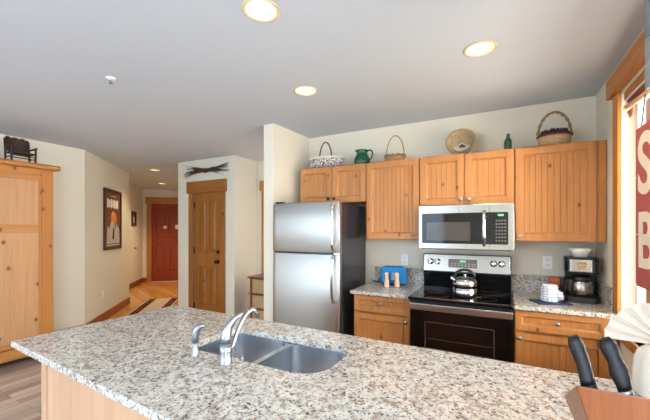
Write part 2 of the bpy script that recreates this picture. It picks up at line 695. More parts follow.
struct(plate('wall_left', 'wall', [(-2.7, 0), (2.58, 0), (2.58, CEIL), (-2.7, CEIL)],
             [[(-1.6, 0.7), (0.4, 0.7), (0.4, 2.3), (-1.6, 2.3)]], 0.12, loc=(-5.28, 0, 0), rot=(R(90), 0, R(90))))
struct(MB().prism([(-5.22, 2.58), (-6.56, 4.05), (-6.68, 3.98), (-5.34, 2.52)], 0, CEIL).build('wall_angled', 'wall'))
struct(MB().prism([(-6.56, 4.05), (-7.50, 4.25), (-7.50, 4.13), (-6.62, 3.98)], 0, CEIL).build('wall_hall_return', 'wall'))
hs = Vector((-7.50, 4.30))
hl = Vector((-8.85, 5.845))
struct(MB().prism([(-7.50, 4.25), (-7.44, 4.25), hl, hl + Vector((-0.1, -0.06))], 0, CEIL).build('wall_hall_left', 'wall'))
ed = Vector((0.75, 0.66)).normalized()
en = Vector((-ed.y, ed.x))       # away from the room
ee = hl + ed * 1.75
EROT = math.atan2(ed.y, ed.x)
struct(plate('wall_hall_end', 'wall', [(-0.1, 0), (1.9, 0), (1.9, CEIL), (-0.1, CEIL)],
             [[(0.20, 0.001), (1.08, 0.001), (1.08, 2.22), (0.20, 2.22)]], 0.10,
             loc=(hl.x + en.x * 0.05, hl.y + en.y * 0.05, 0), rot=(R(90), 0, EROT)))
# wall behind the camera with its wide window
struct(plate('wall_front', 'wall', [(-5.4, 0), (0.84, 0), (0.84, CEIL), (-5.4, CEIL)],
             [[(-5.0, 0.45), (-1.2, 0.45), (-1.2, 2.35), (-5.0, 2.35)]], 0.12, loc=(0, -2.66, 0), rot=(R(90), 0, 0)))
struct(MB().box((-5.0, -2.7, 0.45), (-4.93, -2.62, 2.35)).box((-1.27, -2.7, 0.45), (-1.2, -2.62, 2.35))
       .box((-5.0, -2.7, 0.45), (-1.2, -2.62, 0.52)).box((-5.0, -2.7, 2.28), (-1.2, -2.62, 2.35))
       .box((-3.73, -2.7, 0.45), (-3.66, -2.62, 2.35)).box((-2.5, -2.7, 0.45), (-2.43, -2.62, 2.35)).build('window_2', 'trim_wood'))
struct(MB().box((-5.32, -1.6, 0.7), (-5.24, -1.53, 2.3)).box((-5.32, 0.33, 0.7), (-5.24, 0.4, 2.3))
           .box((-5.32, -1.6, 0.7), (-5.24, 0.4, 0.77)).box((-5.32, -1.6, 2.23), (-5.24, 0.4, 2.3)).build('window_3', 'trim_wood'))


def skirting(name, a, b, off=0.015, h=0.13):
    a, b = Vector(a), Vector(b)
    d = (b - a).normalized()
    nrm = Vector((d.y, -d.x)) * off
    return struct(MB().prism([a, b, b + nrm, a + nrm], 0, h).build(name, 'base_wood', bevel=0.004))


skirting('baseboard_angled', (-6.56, 4.05), (-5.22, 2.58), -0.016, 0.135)
skirting('baseboard_hall_left', hl, (-7.44, 4.25), -0.016, 0.135)
skirting('baseboard_left', (-5.22, 2.58), (-5.22, 2.05), -0.016, 0.135)
skirting('baseboard_pantry', (-4.83, 3.82), (-4.55, 3.82), 0.014)
skirting('baseboard_pantry_right', (-3.75, 3.82), (-3.57, 3.82), 0.014)
skirting('baseboard_hall_end', hl, hl + ed * 0.10, 0.014)

# ---- door_1: pantry door (four tall panels, planted rails)


def panel_door(name, w, h, panels, mat, mat_x, th=0.04, rail=0.10):
    """slab in local x 0..w, z 0..h, its face at y=0, panels = list of (x0,z0,x1,z1) sunk rectangles"""
    o = plate(name, mat, [(0, 0), (w, 0), (w, h), (0, h)],
              [[(a, b), (c, b), (c, d), (a, d)] for a, b, c, d in panels], th * 0.5, loc=(0, 0, 0), rot=(0, 0, 0))
    o.data.transform(Matrix.Translation((0, th * 0.25, 0)) @ Matrix.Rotation(R(90), 4, 'X'))
    pb = MB()
    for a, b, c, d in panels:
        pb.box((a, th * 0.42, b), (c, th, d))
        e = 0.03
        q = [(a + e, b + e), (c - e, b + e), (c - e, d - e), (a + e, d - e)]
        i = 0.02
        q2 = [(a + e + i, b + e + i), (c - e - i, b + e + i), (c - e - i, d - e - i), (a + e + i, d - e - i)]
        A = [pb.v((x, th * 0.42, z)) for x, z in q]
        B = [pb.v((x, th * 0.15, z)) for x, z in q2]
        pb.f(B)
        for j in range(4):
            pb.f([A[j], A[(j + 1) % 4], B[(j + 1) % 4], B[j]])
    pb.build('door_panel', mat, o)
    return o


DW, DH = 0.61, 2.075
d1 = panel_door('door_1', DW, DH, [(0.12, 0.24, 0.27, 0.88), (0.34, 0.24, 0.49, 0.88), (0.12, 1.12, 0.27, 1.95), (0.34, 1.12, 0.49, 1.95)], 'door_wood', 'door_wood_across')
d1.location = (-4.455, 3.835, 0.008)
struct(d1, 'golden brown four panel pantry door')
kb = MB().lathe([(0, -0.002), (0.03, -0.004), (0.03, -0.01), (0.012, -0.014), (0.012, -0.04), (0.028, -0.05), (0.03, -0.062), (0.02, -0.075), (0, -0.078)], (0.54, 0, 0.965), 20, 'y')
kb.build('door_knob', 'iron', d1, label='black round door knob')
MB().lathe([(0, -0.002), (0.028, -0.004), (0.028, -0.02), (0.012, -0.03), (0, -0.03)], (0.54, 0, 1.12), 20, 'y').build('deadbolt', 'iron', d1)
for z in (0.22, 1.13, 1.87):
    MB().box((-0.008, -0.012, z - 0.05), (0.012, -0.001, z + 0.05)).cyl((-0.004, -0.01, z - 0.055), 0.007, 0.11, 'z', 10).build('hinge', 'iron', d1)
tr = MB().box((-4.55, 3.795, 0), (-4.447, 3.8195, 2.068)).box((-3.853, 3.795, 0), (-3.75, 3.8195, 2.068))
struct(tr.build('trim_1', 'door_wood', bevel=0.003))
struct(MB().box((-4.58, 3.78, 2.070), (-3.72, 3.8195, 2.26)).build('trim_2', 'door_wood_across', bevel=0.004))
# ---- door_2: red-brown entry door at the end of the hall
d2 = panel_door('door_2', 0.87, 2.20, [(0.10, 0.27, 0.39, 1.05), (0.48, 0.27, 0.77, 1.05), (0.10, 1.20, 0.39, 2.06), (0.48, 1.20, 0.77, 2.06)], 'red_wood', 'red_wood')
p = hl + ed * 0.205 + en * 0.02
d2.location = (p.x, p.y, 0.008)
d2.rotation_euler.z = EROT
struct(d2, 'red-brown panelled entry door at the hall end')
MB().lathe([(0, -0.002), (0.03, -0.004), (0.03, -0.012), (0.012, -0.02), (0.03, -0.05), (0.02, -0.07), (0, -0.07)], (0.81, 0, 1.0), 16, 'y').build('door_knob', 'iron', d2)
p = hl - en * 0.012
EMAT = Matrix.Translation((hl.x, hl.y, 0)) @ Matrix.Rotation(EROT, 4, 'Z')
struct(MB(EMAT).box((0.10, -0.022, 0), (0.222, -0.0005, 2.20)).box((1.062, -0.022, 0), (1.18, -0.0005, 2.20)).build('trim_3', 'trim_wood', bevel=0.003))
struct(MB(EMAT).box((0.07, -0.035, 2.202), (1.21, -0.0005, 2.39)).build('trim_4', 'trim_wood', bevel=0.004))
# ---- door_3: only its left casing and header show past the fridge wall
struct(MB().box((-3.46, 4.325, 0), (-3.37, 4.3495, 2.11)).build('trim_5', 'trim_wood', bevel=0.003))
struct(MB().box((-3.49, 4.31, 2.115), (-2.5, 4.3495, 2.28)).build('trim_6', 'trim_wood', bevel=0.004))
d3 = struct(MB().box((-3.37, 4.335, 0.01), (-2.57, 4.349, 2.105)).build('door_3', 'door_wood'))

# ---- window_1: the window in the right wall
w1 = MB()
for (a, b, c, d) in ((WY0, WZ0, WY0 + 0.03, WZ1), (WY1 - 0.03, WZ0, WY1, WZ1), (WY0, WZ0, WY1, WZ0 + 0.07), (WY0, WZ1 - 0.07, WY1, WZ1), (2.0, WZ0, 2.06, WZ1)):
    w1.box((0.79, a, b), (0.83, c, d))
win = struct(w1.build('window_1', 'ivory'), 'white framed kitchen window in the right wall')
MB().box((0.808, WY0 + 0.02, WZ0 + 0.02), (0.812, WY1 - 0.02, WZ1 - 0.02)).build('window_pane', 'glass', win)
struct(MB().box((0.695, WY1, WZ0 - 0.06), (0.7165, WY1 + 0.115, WZ1 + 0.02)).box((0.695, WY0 - 0.115, WZ0 - 0.06), (0.7165, WY0, WZ1 + 0.02)).build('trim_7', 'trim_wood', bevel=0.003))
struct(MB().box((0.672, WY0 - 0.17, WZ1 + 0.022), (0.7165, WY1 + 0.17, WZ1 + 0.155)).build('trim_8', 'trim_wood_along', bevel=0.004))
struct(MB().box((0.70, WY0, WZ0 - 0.06), (0.76, WY1, WZ0)).build('trim_9', 'trim_wood_along', bevel=0.003))
struct(MB().box((0.75, -2.35, 0.15), (0.81, -2.29, 2.35)).box((0.75, 0.49, 0.15), (0.81, 0.55, 2.35)).box((0.75, -0.93, 0.15), (0.81, -0.87, 2.35))
       .box((0.75, -2.35, 0.15), (0.81, 0.55, 0.21)).box((0.75, -2.35, 2.29), (0.81, 0.55, 2.35)).build('window_4', 'trim_wood'))
# outside the window
struct(MB().box((1.25, 4.45, -0.1), (1.6, 6.5, 3.6)).build('exterior_wall', 'stucco'))
struct(MB().box((1.27, 4.12, -0.1), (1.45, 4.44, 3.6)).build('exterior_post', 'exterior_brown'))
struct(MB().box((0.84, -3, -0.2), (6, 6, -0.1)).build('exterior_ground', 'stucco'))

# ================================================================== BUILT-IN CABINETS
GRP_U = 'pine wall cabinets over the counter'


def bead_door(mb_frame, mb_panel, x0, z0, x1, z1, y, st=0.058, th=0.02):
    mb_frame.box((x0, y, z0), (x0 + st, y + th, z1)).box((x1 - st, y, z0), (x1, y + th, z1))
    mb_frame.box((x0 + st, y, z0), (x1 - st, y + th, z0 + st)).box((x0 + st, y, z1 - st), (x1 - st, y + th, z1))
    # sloped inner moulding between frame and panel
    e, dp = 0.013, 0.0115
    o4 = [(x0 + st, z0 + st), (x1 - st, z0 + st), (x1 - st, z1 - st), (x0 + st, z1 - st)]
    i4 = [(x0 + st + e, z0 + st + e), (x1 - st - e, z0 + st + e), (x1 - st - e, z1 - st - e), (x0 + st + e, z1 - st - e)]
    for q_ in range(4):
        r_ = (q_ + 1) % 4
        tri = [(o4[q_], 0.001), (o4[r_], 0.001), (i4[r_], dp), (i4[q_], dp), (o4[q_], dp + 0.003), (o4[r_], dp + 0.003)]
        vv = [mb_frame.v((p_[0], y + d_, p_[1])) for p_, d_ in tri]
        mb_frame.f([vv[0], vv[1], vv[2], vv[3]])
        mb_frame.f([vv[3], vv[2], vv[5], vv[4]])
    a, b = x0 + st, x1 - st
    n = max(2, round((b - a) / 0.043))
    s = (b - a) / n
    g, yy = 0.0026, y + 0.012
    poly = [(a, yy)]
    for i in range(1, n):
        xx = a + s * i
        poly += [(xx - g, yy), (xx, yy + 0.0036), (xx + g, yy)]
    poly += [(b, yy), (b, y + th), (a, y + th)]
    mb_panel.prism(poly, z0 + st, z1 - st)


def knob(x, y, z, parent, mat='nickel'):
    return MB().lathe([(0.006, 0), (0.006, -0.012), (0.014, -0.017), (0.017, -0.023), (0.013, -0.028), (0, -0.030)], (x, y, z), 16, 'y').build('knob', mat, parent)


def door_part(root, x0, z0, x1, z1, y, kn=None, name='door', st=0.058, kmat='nickel'):
    fr, pn = MB(), MB()
    bead_door(fr, pn, x0, z0, x1, z1, y, st)
    d = fr.build(name, 'pine', root, bevel=0.0035)
    pn.build('beadboard', 'pine', d)
    if kn:
        knob(kn[0], y, kn[1], d, kmat)
    return d


def upper(label, x0, x1, z0, z1, doors, y=3.19, yb=3.545, name='wall_cabinet'):
    t = thing(name, label, 'cabinet', (x0, yb, z0), 0, GRP_U)
    W, Hh, yf = x1 - x0, z1 - z0, y + 0.021 - yb
    b = MB().box((0, yf, 0), (W, 0, Hh))
    b.build('carcass', 'pine', t, bevel=0.002)
    for (a, c, kn) in doors:
        door_part(t, a - x0 + 0.003, 0.004, c - x0 - 0.003, Hh - 0.004, y - yb, (kn[0] - x0, kn[1] - z0), kmat=kn[2] if len(kn) > 2 else 'nickel')
    return t


upper('short pine wall cabinet with two doors above the refrigerator', -2.00, -1.212, 1.765, 2.16,
      [(-2.00, -1.60, (-1.635, 1.81, 'iron')), (-1.60, -1.212, (-1.565, 1.81, 'iron'))])
upper('tall single door pine wall cabinet between refrigerator and microwave', -1.209, -0.675, 1.382, 2.16, [(-1.209, -0.675, (-0.73, 1.437))])
upper('short pine wall cabinet with two doors directly above the microwave', -0.672, 0.107, 1.70, 2.16,
      [(-0.672, -0.281, (-0.315, 1.752)), (-0.281, 0.107, (-0.247, 1.752))])
upper('tall single door pine wall cabinet above the coffee maker, beside window wall', 0.110, 0.712, 1.382, 2.16, [(0.110, 0.652, (0.150, 1.430))])


def base(label, x0, x1, drawer_knob, door_knob, y=2.88, yb=3.545, xd=None):
    t = thing('base_cabinet', label, 'cabinet', (x0, yb, 0), 0, 'pine base cabinets on the back wall')
    W = x1 - x0
    xd = (xd if xd else x1) - x0
    MB().box((0, y + 0.021 - yb, 0.10), (W, 0, 0.882)).box((0.0, y + 0.08 - yb, 0.0), (W, 0, 0.10)).build('carcass', 'pine', t, bevel=0.002)
    door_part(t, 0.004, 0.727, xd - 0.004, 0.876, y - yb, (drawer_knob[0] - x0, drawer_knob[1]), 'drawer', 0.042)
    door_part(t, 0.004, 0.12, xd - 0.004, 0.713, y - yb, (door_knob[0] - x0, door_knob[1]))
    return t


base('pine base cabinet with drawer between refrigerator and range', -1.215, -0.685, (-0.955, 0.803), (-0.725, 0.675))
base('pine base cabinet with drawer right of the range', 0.095, 0.700, (0.36, 0.805), (0.128, 0.672), xd=0.655)


def counter(label, outline, bs_boxes, holes=(), z=0.899, name='countertop'):
    xs = sum(p[0] for p in outline) / len(outline)
    ys = sum(p[1] for p in outline) / len(outline)
    t = thing(name, label, 'countertop', (xs, ys, 0.884))
    o = plate('slab', 'granite', [(x - xs, y - ys) for x, y in outline], [[(x - xs, y - ys) for x, y in h] for h in holes], 0.030, 0.004)
    o.parent = t
    o.location = (0, 0, 0.015)
    for lab, a, b in bs_boxes:
        tag(MB().box((0, 0, 0), (b[0] - a[0], b[1] - a[1], b[2] - a[2])).build('backsplash', 'granite', None, a, bevel=0.003), lab, 'backsplash')
    return t


counter('granite countertop under the blue toaster left of the range', [(-1.231, 2.850), (-0.689, 2.850), (-0.689, 3.515), (-1.231, 3.515)],
        [('granite backsplash strip behind the blue toaster', (-1.235, 3.522, 0.885), (-0.686, 3.547, 1.07))])
counter('granite countertop under the coffee maker right of the range', [(0.099, 2.850), (0.686, 2.850), (0.686, 3.515), (0.099, 3.515)],
        [('granite backsplash strip behind the rolled dish towel and coffee maker', (0.095, 3.522, 0.885), (0.688, 3.547, 1.07)), ('granite side splash strip on the window wall beside the coffee maker', (0.6915, 3.0, 0.885), (0.7145, 3.547, 1.07))])

# ================================================================== ISLAND
ISL = [(-2.19, 0.75), (-0.86, 0.66), (0.62, 0.62), (0.62, 1.605), (-0.49, 1.628), (-2.15, 1.68)]
LB = (-1.33, 1.15, -1.02, 1.455)
SK = 0.0


def warp(poly, quad):
    """place a unit-square outline onto a world quad (bilinear)"""
    (ax, ay), (bx, by), (cx, cy), (dx, dy) = quad
    out = []
    for u, v_ in poly:
        x = ax * (1 - u) * (1 - v_) + bx * u * (1 - v_) + cx * u * v_ + dx * (1 - u) * v_
        y = ay * (1 - u) * (1 - v_) + by * u * (1 - v_) + cy * u * v_ + dy * (1 - u) * v_
        out.append((x, y))
    return out


BOWL_L = rounded(-1.352, 1.098, -0.985, 1.462, [0.05, 0.07, 0.06, 0.05])
BOWL_R = rounded(-0.955, 1.098, -0.607, 1.462, [0.10, 0.05, 0.05, 0.13], 8)
SINK_HOLE = rounded(-1.350, 1.100, -0.609, 1.460, [0.10, 0.07, 0.06, 0.13], 8)
ib = thing('island_cabinet', 'pale wood kitchen island cabinet under the large granite top', 'kitchen island', (-0.7, 1.15, 0))
sh = MB()
sh.box((-1.34, -0.33, 0), (1.28, -0.31, 0.882)).box((-1.34, 0.40, 0), (1.28, 0.42, 0.882))
sh.box((-1.34, -0.31, 0), (-1.32, 0.40, 0.882)).box((1.26, -0.31, 0), (1.28, 0.40, 0.882))
sh.build('carcass', 'maple', ib)
MB().box((-1.346, -0.336, 0), (-1.300, -0.3305, 0.882)).build('corner_stile', 'maple', ib)
counter('large granite island countertop with sink cutouts in the foreground', ISL, [], [SINK_HOLE])

sk = thing('sink', 'double bowl stainless steel undermount sink in the island', 'sink', (-0.975, 1.28, 0.70))


def bowl(poly, depth, name):
    cx = sum(p[0] for p in poly) / len(poly)
    cy = sum(p[1] for p in poly) / len(poly)
    b = MB()
    prof = [(1.0, 0.879), (0.998, 0.876), (0.99, 0.85), (0.97, 0.90 - depth + 0.05), (0.93, 0.90 - depth + 0.015), (0.86, 0.90 - depth), (0.12, 0.90 - depth - 0.004)]
    rings = [[b.v((cx + (x - cx) * s - -0.975 - 0, cy + (y - cy) * s - 1.28, z - 0.70)) for x, y in poly] for s, z in prof]
    n = len(poly)
    for A, B in zip(rings, rings[1:]):
        for i in range(n):
            b.f([A[i], A[(i + 1) % n], B[(i + 1) % n], B[i]], True)
    b.f(rings[-1])
    o = b.build(name, 'sink_steel', sk)
    MB().lathe([(0, 0.004), (0.02, 0.003), (0.035, 0.005), (0.042, 0.002), (0.042, 0)], (cx + 0.975, cy - 1.28, 0.90 - depth - 0.70 - 0.002), 24).build('drain', 'chrome', o)
    return o


rimp = plate('rim', 'sink_steel', [(x + 0.975, y - 1.28) for x, y in rounded(-1.375, 1.08, -0.588, 1.480, 0.08)],
             [[(x + 0.975, y - 1.28) for x, y in BOWL_L], [(x + 0.975, y - 1.28) for x, y in BOWL_R]], 0.004)
rimp.parent = sk
rimp.location = (0, 0, 0.1805)
bowl(BOWL_L, 0.19, 'bowl')
bowl(BOWL_R, 0.19, 'bowl')

fc = thing('faucet', 'brushed single lever faucet beside the island sink', 'faucet', (-1.024, 1.045, 0.914))
MB().lathe([(0, 0), (0.027, 0), (0.027, 0.004), (0.0245, 0.006), (0.0245, 0.05), (0.024, 0.086), (0, 0.088)], (0, 0, 0), 28).build('body', 'nickel', fc)
MB().tube([(0, 0, 0.085), (-0.001, 0.001, 0.110), (0.001, 0.005, 0.135), (0.008, 0.014, 0.162), (0.024, 0.033, 0.189), (0.046, 0.056, 0.207)],
          [0.0238, 0.0228, 0.0205, 0.0165, 0.0115, 0.006], 20).build('lever_handle', 'nickel', fc)
MB().tube([(0.008, 0.010, 0.045), (0.010, 0.030, 0.068), (0.011, 0.054, 0.117), (0.013, 0.083, 0.162), (0.016, 0.110, 0.189), (0.022, 0.137, 0.201), (0.025, 0.157, 0.194), (0.026, 0.170, 0.176), (0.026, 0.174, 0.160)],
          [0.010, 0.010, 0.0095, 0.0095, 0.010, 0.0105, 0.011, 0.0115, 0.0115], 16).build('spout', 'nickel', fc)
ss = thing('side_sprayer', 'small brushed side sprayer standing left of the faucet', 'sprayer', (-1.207, 1.045, 0.914))
MB().lathe([(0, 0), (0.017, 0), (0.0165, 0.004), (0.0135, 0.007), (0.013, 0.045), (0.0135, 0.06), (0, 0.06)], (0, 0, 0), 20).build('base', 'nickel', ss)
MB().tube([(0, 0, 0.055), (-0.002, 0, 0.085), (0, 0.002, 0.108), (0.010, 0.008, 0.126), (0.024, 0.016, 0.135), (0.034, 0.022, 0.134)],
          [0.0125, 0.015, 0.016, 0.015, 0.012, 0.010], 14).build('spray_head', 'nickel', ss)

# ================================================================== REFRIGERATOR
fx0, fx1, fy = -2.09, -1.325, 2.79
fr = thing('refrigerator', 'stainless top freezer refrigerator with charcoal sides by the wall', 'refrigerator', (fx0, fy, 0))
FW = fx1 - fx0
MB().box((0.004, 0.075, 0.03), (FW - 0.002, 0.70, 1.735)).box((0.02, 0.09, 0.0), (FW - 0.02, 0.66, 0.03)).build('body', 'fridge_side', fr, bevel=0.006)


def curved_door(x0, x1, z0, z1, th=0.07, bow=0.012):
    n = 16
    pts = [(x0 + (x1 - x0) * i / n, bow * (2 * i / n - 1) ** 2 * (0.6 + 0.4 * (2 * i / n - 1) ** 2)) for i in range(n + 1)]
    return MB().prism(pts + [(x1, th), (x0, th)], z0, z1, 'z', True)


fz = curved_door(0, FW, 1.256, 1.745).build('freezer_door', 'steel_up', fr, bevel=0.006)
fd = curved_door(0, FW, 0.07, 1.244).build('fridge_door', 'steel_up', fr, bevel=0.006)
MB().box((0.01, 0.03, 1.244), (FW - 0.01, 0.07, 1.256)).build('gasket', 'black', fr)


def handle(z0, z1, par, top):
    x = FW - 0.055
    n = 12
    pts = []
    for i in range(n + 1):
        u = i / n
        pts.append((x, -0.012 - 0.034 * (max(0.0, math.sin(PI * u)) ** 0.3), z0 + (z1 - z0) * u))
    pts = [(x, 0.008, z0)] + pts + [(x, 0.008, z1)]
    return MB().tube(pts, 0.0125, 12, flat=1.25).build('handle', 'chrome', par)


handle(1.275, 1.715, fz, True)
handle(0.80, 1.228, fd, False)
MB().lathe([(0, 0), (0.012, 0), (0.012, -0.003), (0, -0.003)], (0.045, 0.004, 1.695), 18, 'y').build('round_badge', 'chrome', fz)
MB().box((0.02, 0.03, 1.7455), (0.09, 0.11, 1.765)).build('hinge_cover', 'fridge_side', fr, bevel=0.004)
MB().box((FW - 0.06, 0.02, 1.242), (FW - 0.005, 0.074, 1.258)).build('hinge', 'chrome', fr)
MB().box((0.02, 0.03, 0.01), (FW - 0.02, 0.08, 0.065)).build('kick_grille', 'black', fr)

# ================================================================== RANGE
rx0, rx1 = -0.678, 0.088
rg = thing('range', 'freestanding electric range with black glass cooktop and steel trim', 'range', (rx0, 3.54, 0))
RW = rx1 - rx0
yo = lambda y: y - 3.54
MB().box((0, yo(2.86), 0.06), (RW, 0, 0.895)).box((0.03, yo(2.90), 0), (RW - 0.03, -0.02, 0.06)).build('body', 'black', rg)
MB().prism(rounded(-0.003 + 0.0, yo(2.775), RW + 0.001, yo(3.44), 0.012), 0.897, 0.921).build('cooktop', 'black_gloss', rg, bevel=0.004)
for (x, y, r) in ((0.20, 2.95, 0.105), (0.20, 3.25, 0.08), (0.57, 2.95, 0.085), (0.57, 3.24, 0.105)):
    MB().lathe([(r, 0), (r, 0.0006), (r - 0.004, 0.0006), (r - 0.004, 0)], (x, yo(y), 0.9212), 40).build('burner_ring', 'ring', rg)
MB().box((0.02, yo(2.778), 0.9213), (RW - 0.02, yo(2.79), 0.925)).build('front_trim', 'steel', rg)
# oven door
od = MB().box((0.004, yo(2.825), 0.27), (RW - 0.004, yo(2.86), 0.82)).build('oven_door', 'black_gloss', rg, bevel=0.004)
MB().box((0.125, yo(2.822), 0.40), (RW - 0.125, yo(2.8248), 0.72)).build('oven_window', 'oven_glass', od)
fm = MB()
for a, b in (((0.125, 0.40), (RW - 0.125, 0.406)), ((0.125, 0.714), (RW - 0.125, 0.72)), ((0.125, 0.40), (0.131, 0.72)), ((RW - 0.131, 0.40), (RW - 0.125, 0.72)), ((0.14, 0.50), (RW - 0.14, 0.504)), ((0.14, 0.58), (RW - 0.14, 0.584))):
    fm.box((a[0], yo(2.820), a[1]), (b[0], yo(2.822), b[1]))
fm.build('window_frame', 'ring', od)
MB().box((0.004, yo(2.828), 0.822), (RW - 0.004, yo(2.86), 0.885)).build('door_top', 'black', od, bevel=0.003)
MB().prism(rounded(0.004, 0.816, RW - 0.004, 0.872, 0.012), yo(2.782), yo(2.800), 'y').box((0.03, yo(2.800), 0.83), (0.06, yo(2.83), 0.858)).box((RW - 0.06, yo(2.800), 0.83), (RW - 0.03, yo(2.83), 0.858)).build('oven_handle', 'steel', od, bevel=0.006, seg=3)
MB().box((0.004, yo(2.83), 0.07), (RW - 0.004, yo(2.86), 0.262)).build('storage_drawer', 'black_gloss', rg, bevel=0.004)
# console
MB().prism([(yo(3.42), 0.921), (yo(3.40), 1.06), (yo(3.50), 1.09), (yo(3.53), 1.09), (yo(3.53), 0.921)], 0.0, RW, 'x').build('riser', 'black_gloss', rg, bevel=0.003)
CM = Matrix.Translation((0, yo(3.36), 1.075)) @ Matrix.Rotation(R(-9), 4, 'X')
MB(CM).prism(rounded(-0.002, -0.004, RW + 0.002, 0.172, 0.02), 0.004, 0.075, 'y').build('console_shell', 'black', rg, bevel=0.004)
cn = MB(CM).prism(rounded(0.008, 0.004, RW - 0.008, 0.164, 0.012), -0.003, 0.006, 'y').build('control_panel', 'steel', rg, bevel=0.002)
MB(CM).prism(rounded(0.24, 0.045, 0.49, 0.125, 0.008), -0.006, -0.002, 'y').build('touch_pad', 'grey_panel', cn)
ds = MB(CM)
for x in (0.345, 0.357, 0.372, 0.384):
    ds.box((x, -0.0072, 0.096), (x + 0.008, -0.0061, 0.112))
ds.build('clock_display', 'glow_green', cn)
bt = MB(CM)
for x in (0.265, 0.295, 0.325, 0.355, 0.385, 0.415, 0.445, 0.465):
    for z in (0.060, 0.078):
        bt.box((x, -0.0072, z), (x + 0.013, -0.0061, z + 0.006))
b_ = bt.build('touch_marks', 'grey_art', cn)
b_['kind'] = 'stuff'
for x in (0.075, 0.140, RW - 0.140, RW - 0.075):
    MB(CM).lathe([(0, -0.002), (0.029, -0.003), (0.029, -0.008), (0.023, -0.012), (0.021, -0.030), (0.017, -0.034), (0, -0.034)], (x, 0, 0.095), 24, 'y').box((x - 0.004, -0.040, 0.073), (x + 0.004, -0.030, 0.117)).build('burner_knob', 'chrome', rg)

# kettle
kt = thing('kettle', 'shiny stainless kettle with black handle standing on the cooktop', 'kettle', (-0.262, 3.02, 0.9225))
MB().lathe([(0, 0), (0.090, 0), (0.095, 0.005), (0.096, 0.03), (0.096, 0.066), (0.0935, 0.068), (0.0935, 0.071), (0.096, 0.073), (0.096, 0.118), (0.092, 0.132), (0.080, 0.144), (0.060, 0.152), (0.045, 0.155), (0.045, 0.153), (0, 0.153)], (0, 0, 0), 40).build('body', 'chrome', kt)
MB().lathe([(0.046, 0.153), (0.044, 0.157), (0.02, 0.162), (0.008, 0.163), (0.008, 0.168), (0.016, 0.175), (0.012, 0.184), (0, 0.185)], (0, 0, 0), 24).build('lid', 'chrome', kt)
MB().tube([(-0.070, -0.02, 0.115), (-0.092, -0.03, 0.140), (-0.106, -0.036, 0.160)], [0.020, 0.015, 0.012], 12).build('spout', 'chrome', kt)
hh = []
for i in range(13):
    a = R(20 + 150 * i / 12)
    hh.append((0.086 * math.cos(a), 0.02 * math.cos(a), 0.135 + 0.085 * math.sin(a) - (0.0 if i > 3 else (3 - i) * 0.003)))
MB().tube(hh, [0.007, 0.009, 0.010, 0.011, 0.012, 0.012, 0.012, 0.012, 0.012, 0.011, 0.010, 0.009, 0.007], 12).build('handle', 'black', kt)

# ================================================================== MICROWAVE
mx0, mx1 = -0.664, 0.102
mw = thing('microwave', 'stainless over-the-range microwave mounted under short wall cabinet', 'microwave', (mx0, 3.54, 1.30))
W_ = mx1 - mx0
MB().box((0, yo(3.15), 0.012), (W_, 0, 0.392)).build('body', 'black', mw)
MB().box((0.02, yo(3.14), 0.0), (W_ - 0.02, -0.03, 0.012)).build('vent_grille', 'grey_panel', mw)
md = MB().prism(rounded(0, 0.008, W_, 0.396, 0.006), yo(3.112), yo(3.15), 'y').build('door', 'steel', mw, bevel=0.003)
MB().prism(rounded(0.030, 0.055, W_ - 0.042, 0.325, 0.012), yo(3.1095), yo(3.1125), 'y').build('glass_front', 'black_gloss', md)
MB().prism(rounded(0.070, 0.082, 0.438, 0.245, 0.006), yo(3.107), yo(3.1096), 'y').build('door_window', 'micro_glass', md)
MB().tube([(0.545, yo(3.112), 0.045), (0.545, yo(3.07), 0.062), (0.545, yo(3.055), 0.12), (0.545, yo(3.052), 0.19), (0.545, yo(3.055), 0.26), (0.545, yo(3.07), 0.318), (0.545, yo(3.112), 0.335)], 0.0135, 12, flat=0.8).build('handle', 'chrome', md)
MB().box((0.582, yo(3.1105), 0.01), (0.585, yo(3.1118), 0.394)).build('door_seam', 'black', md)
MB().prism(rounded(0.648, 0.292, 0.69, 0.308, 0.002), yo(3.1085), yo(3.1096), 'y').build('clock_display', 'glow_green', md)
kp = MB()
for i in range(4):
    for j in range(7):
        kp.box((0.632 + i * 0.021, yo(3.1088), 0.08 + j * 0.028), (0.645 + i * 0.021, yo(3.1096), 0.093 + j * 0.028))
kp = kp.build('keypad', 'grey_panel', md)
MB().lathe([(0, 0), (0.010, 0), (0.010, -0.003), (0, -0.003)], (0.352, yo(3.112), 0.36), 18, 'y').build('round_badge', 'chrome', md)

# ================================================================== ON THE COUNTERS
ts = thing('toaster', 'bright blue two slot toaster against the granite backsplash', 'toaster', (-0.965, 3.37, 0.9145), R(8))
MB().prism(rounded(-0.125, 0.018, 0.125, 0.185, [0.03, 0.03, 0.012, 0.012]), -0.075, 0.075, 'y', True).build('shell', 'toaster_blue', ts, bevel=0.012, seg=3)
MB().box((-0.118, -0.07, 0.0), (0.118, 0.07, 0.018)).build('base', 'black', ts, bevel=0.004)
for y in (-0.025, 0.025):
    MB().box((-0.085, y - 0.012, 0.183), (0.085, y + 0.012, 0.187)).build('slot', 'black', ts)
MB().box((-0.022, -0.082, 0.055), (0.022, -0.075, 0.13)).build('lever_plate', 'nickel', ts, bevel=0.002)
MB().box((-0.016, -0.100, 0.10), (0.016, -0.082, 0.118)).build('lever', 'nickel', ts, bevel=0.003)
MB().tube([(-0.12, 0.03, 0.03), (-0.17, 0.02, 0.012), (-0.20, -0.02, 0.02), (-0.235, 0.0, 0.035), (-0.225, 0.045, 0.02), (-0.19, 0.06, 0.010), (-0.16, 0.085, 0.04)], 0.0045, 8).build('power_cord', 'black', ts)


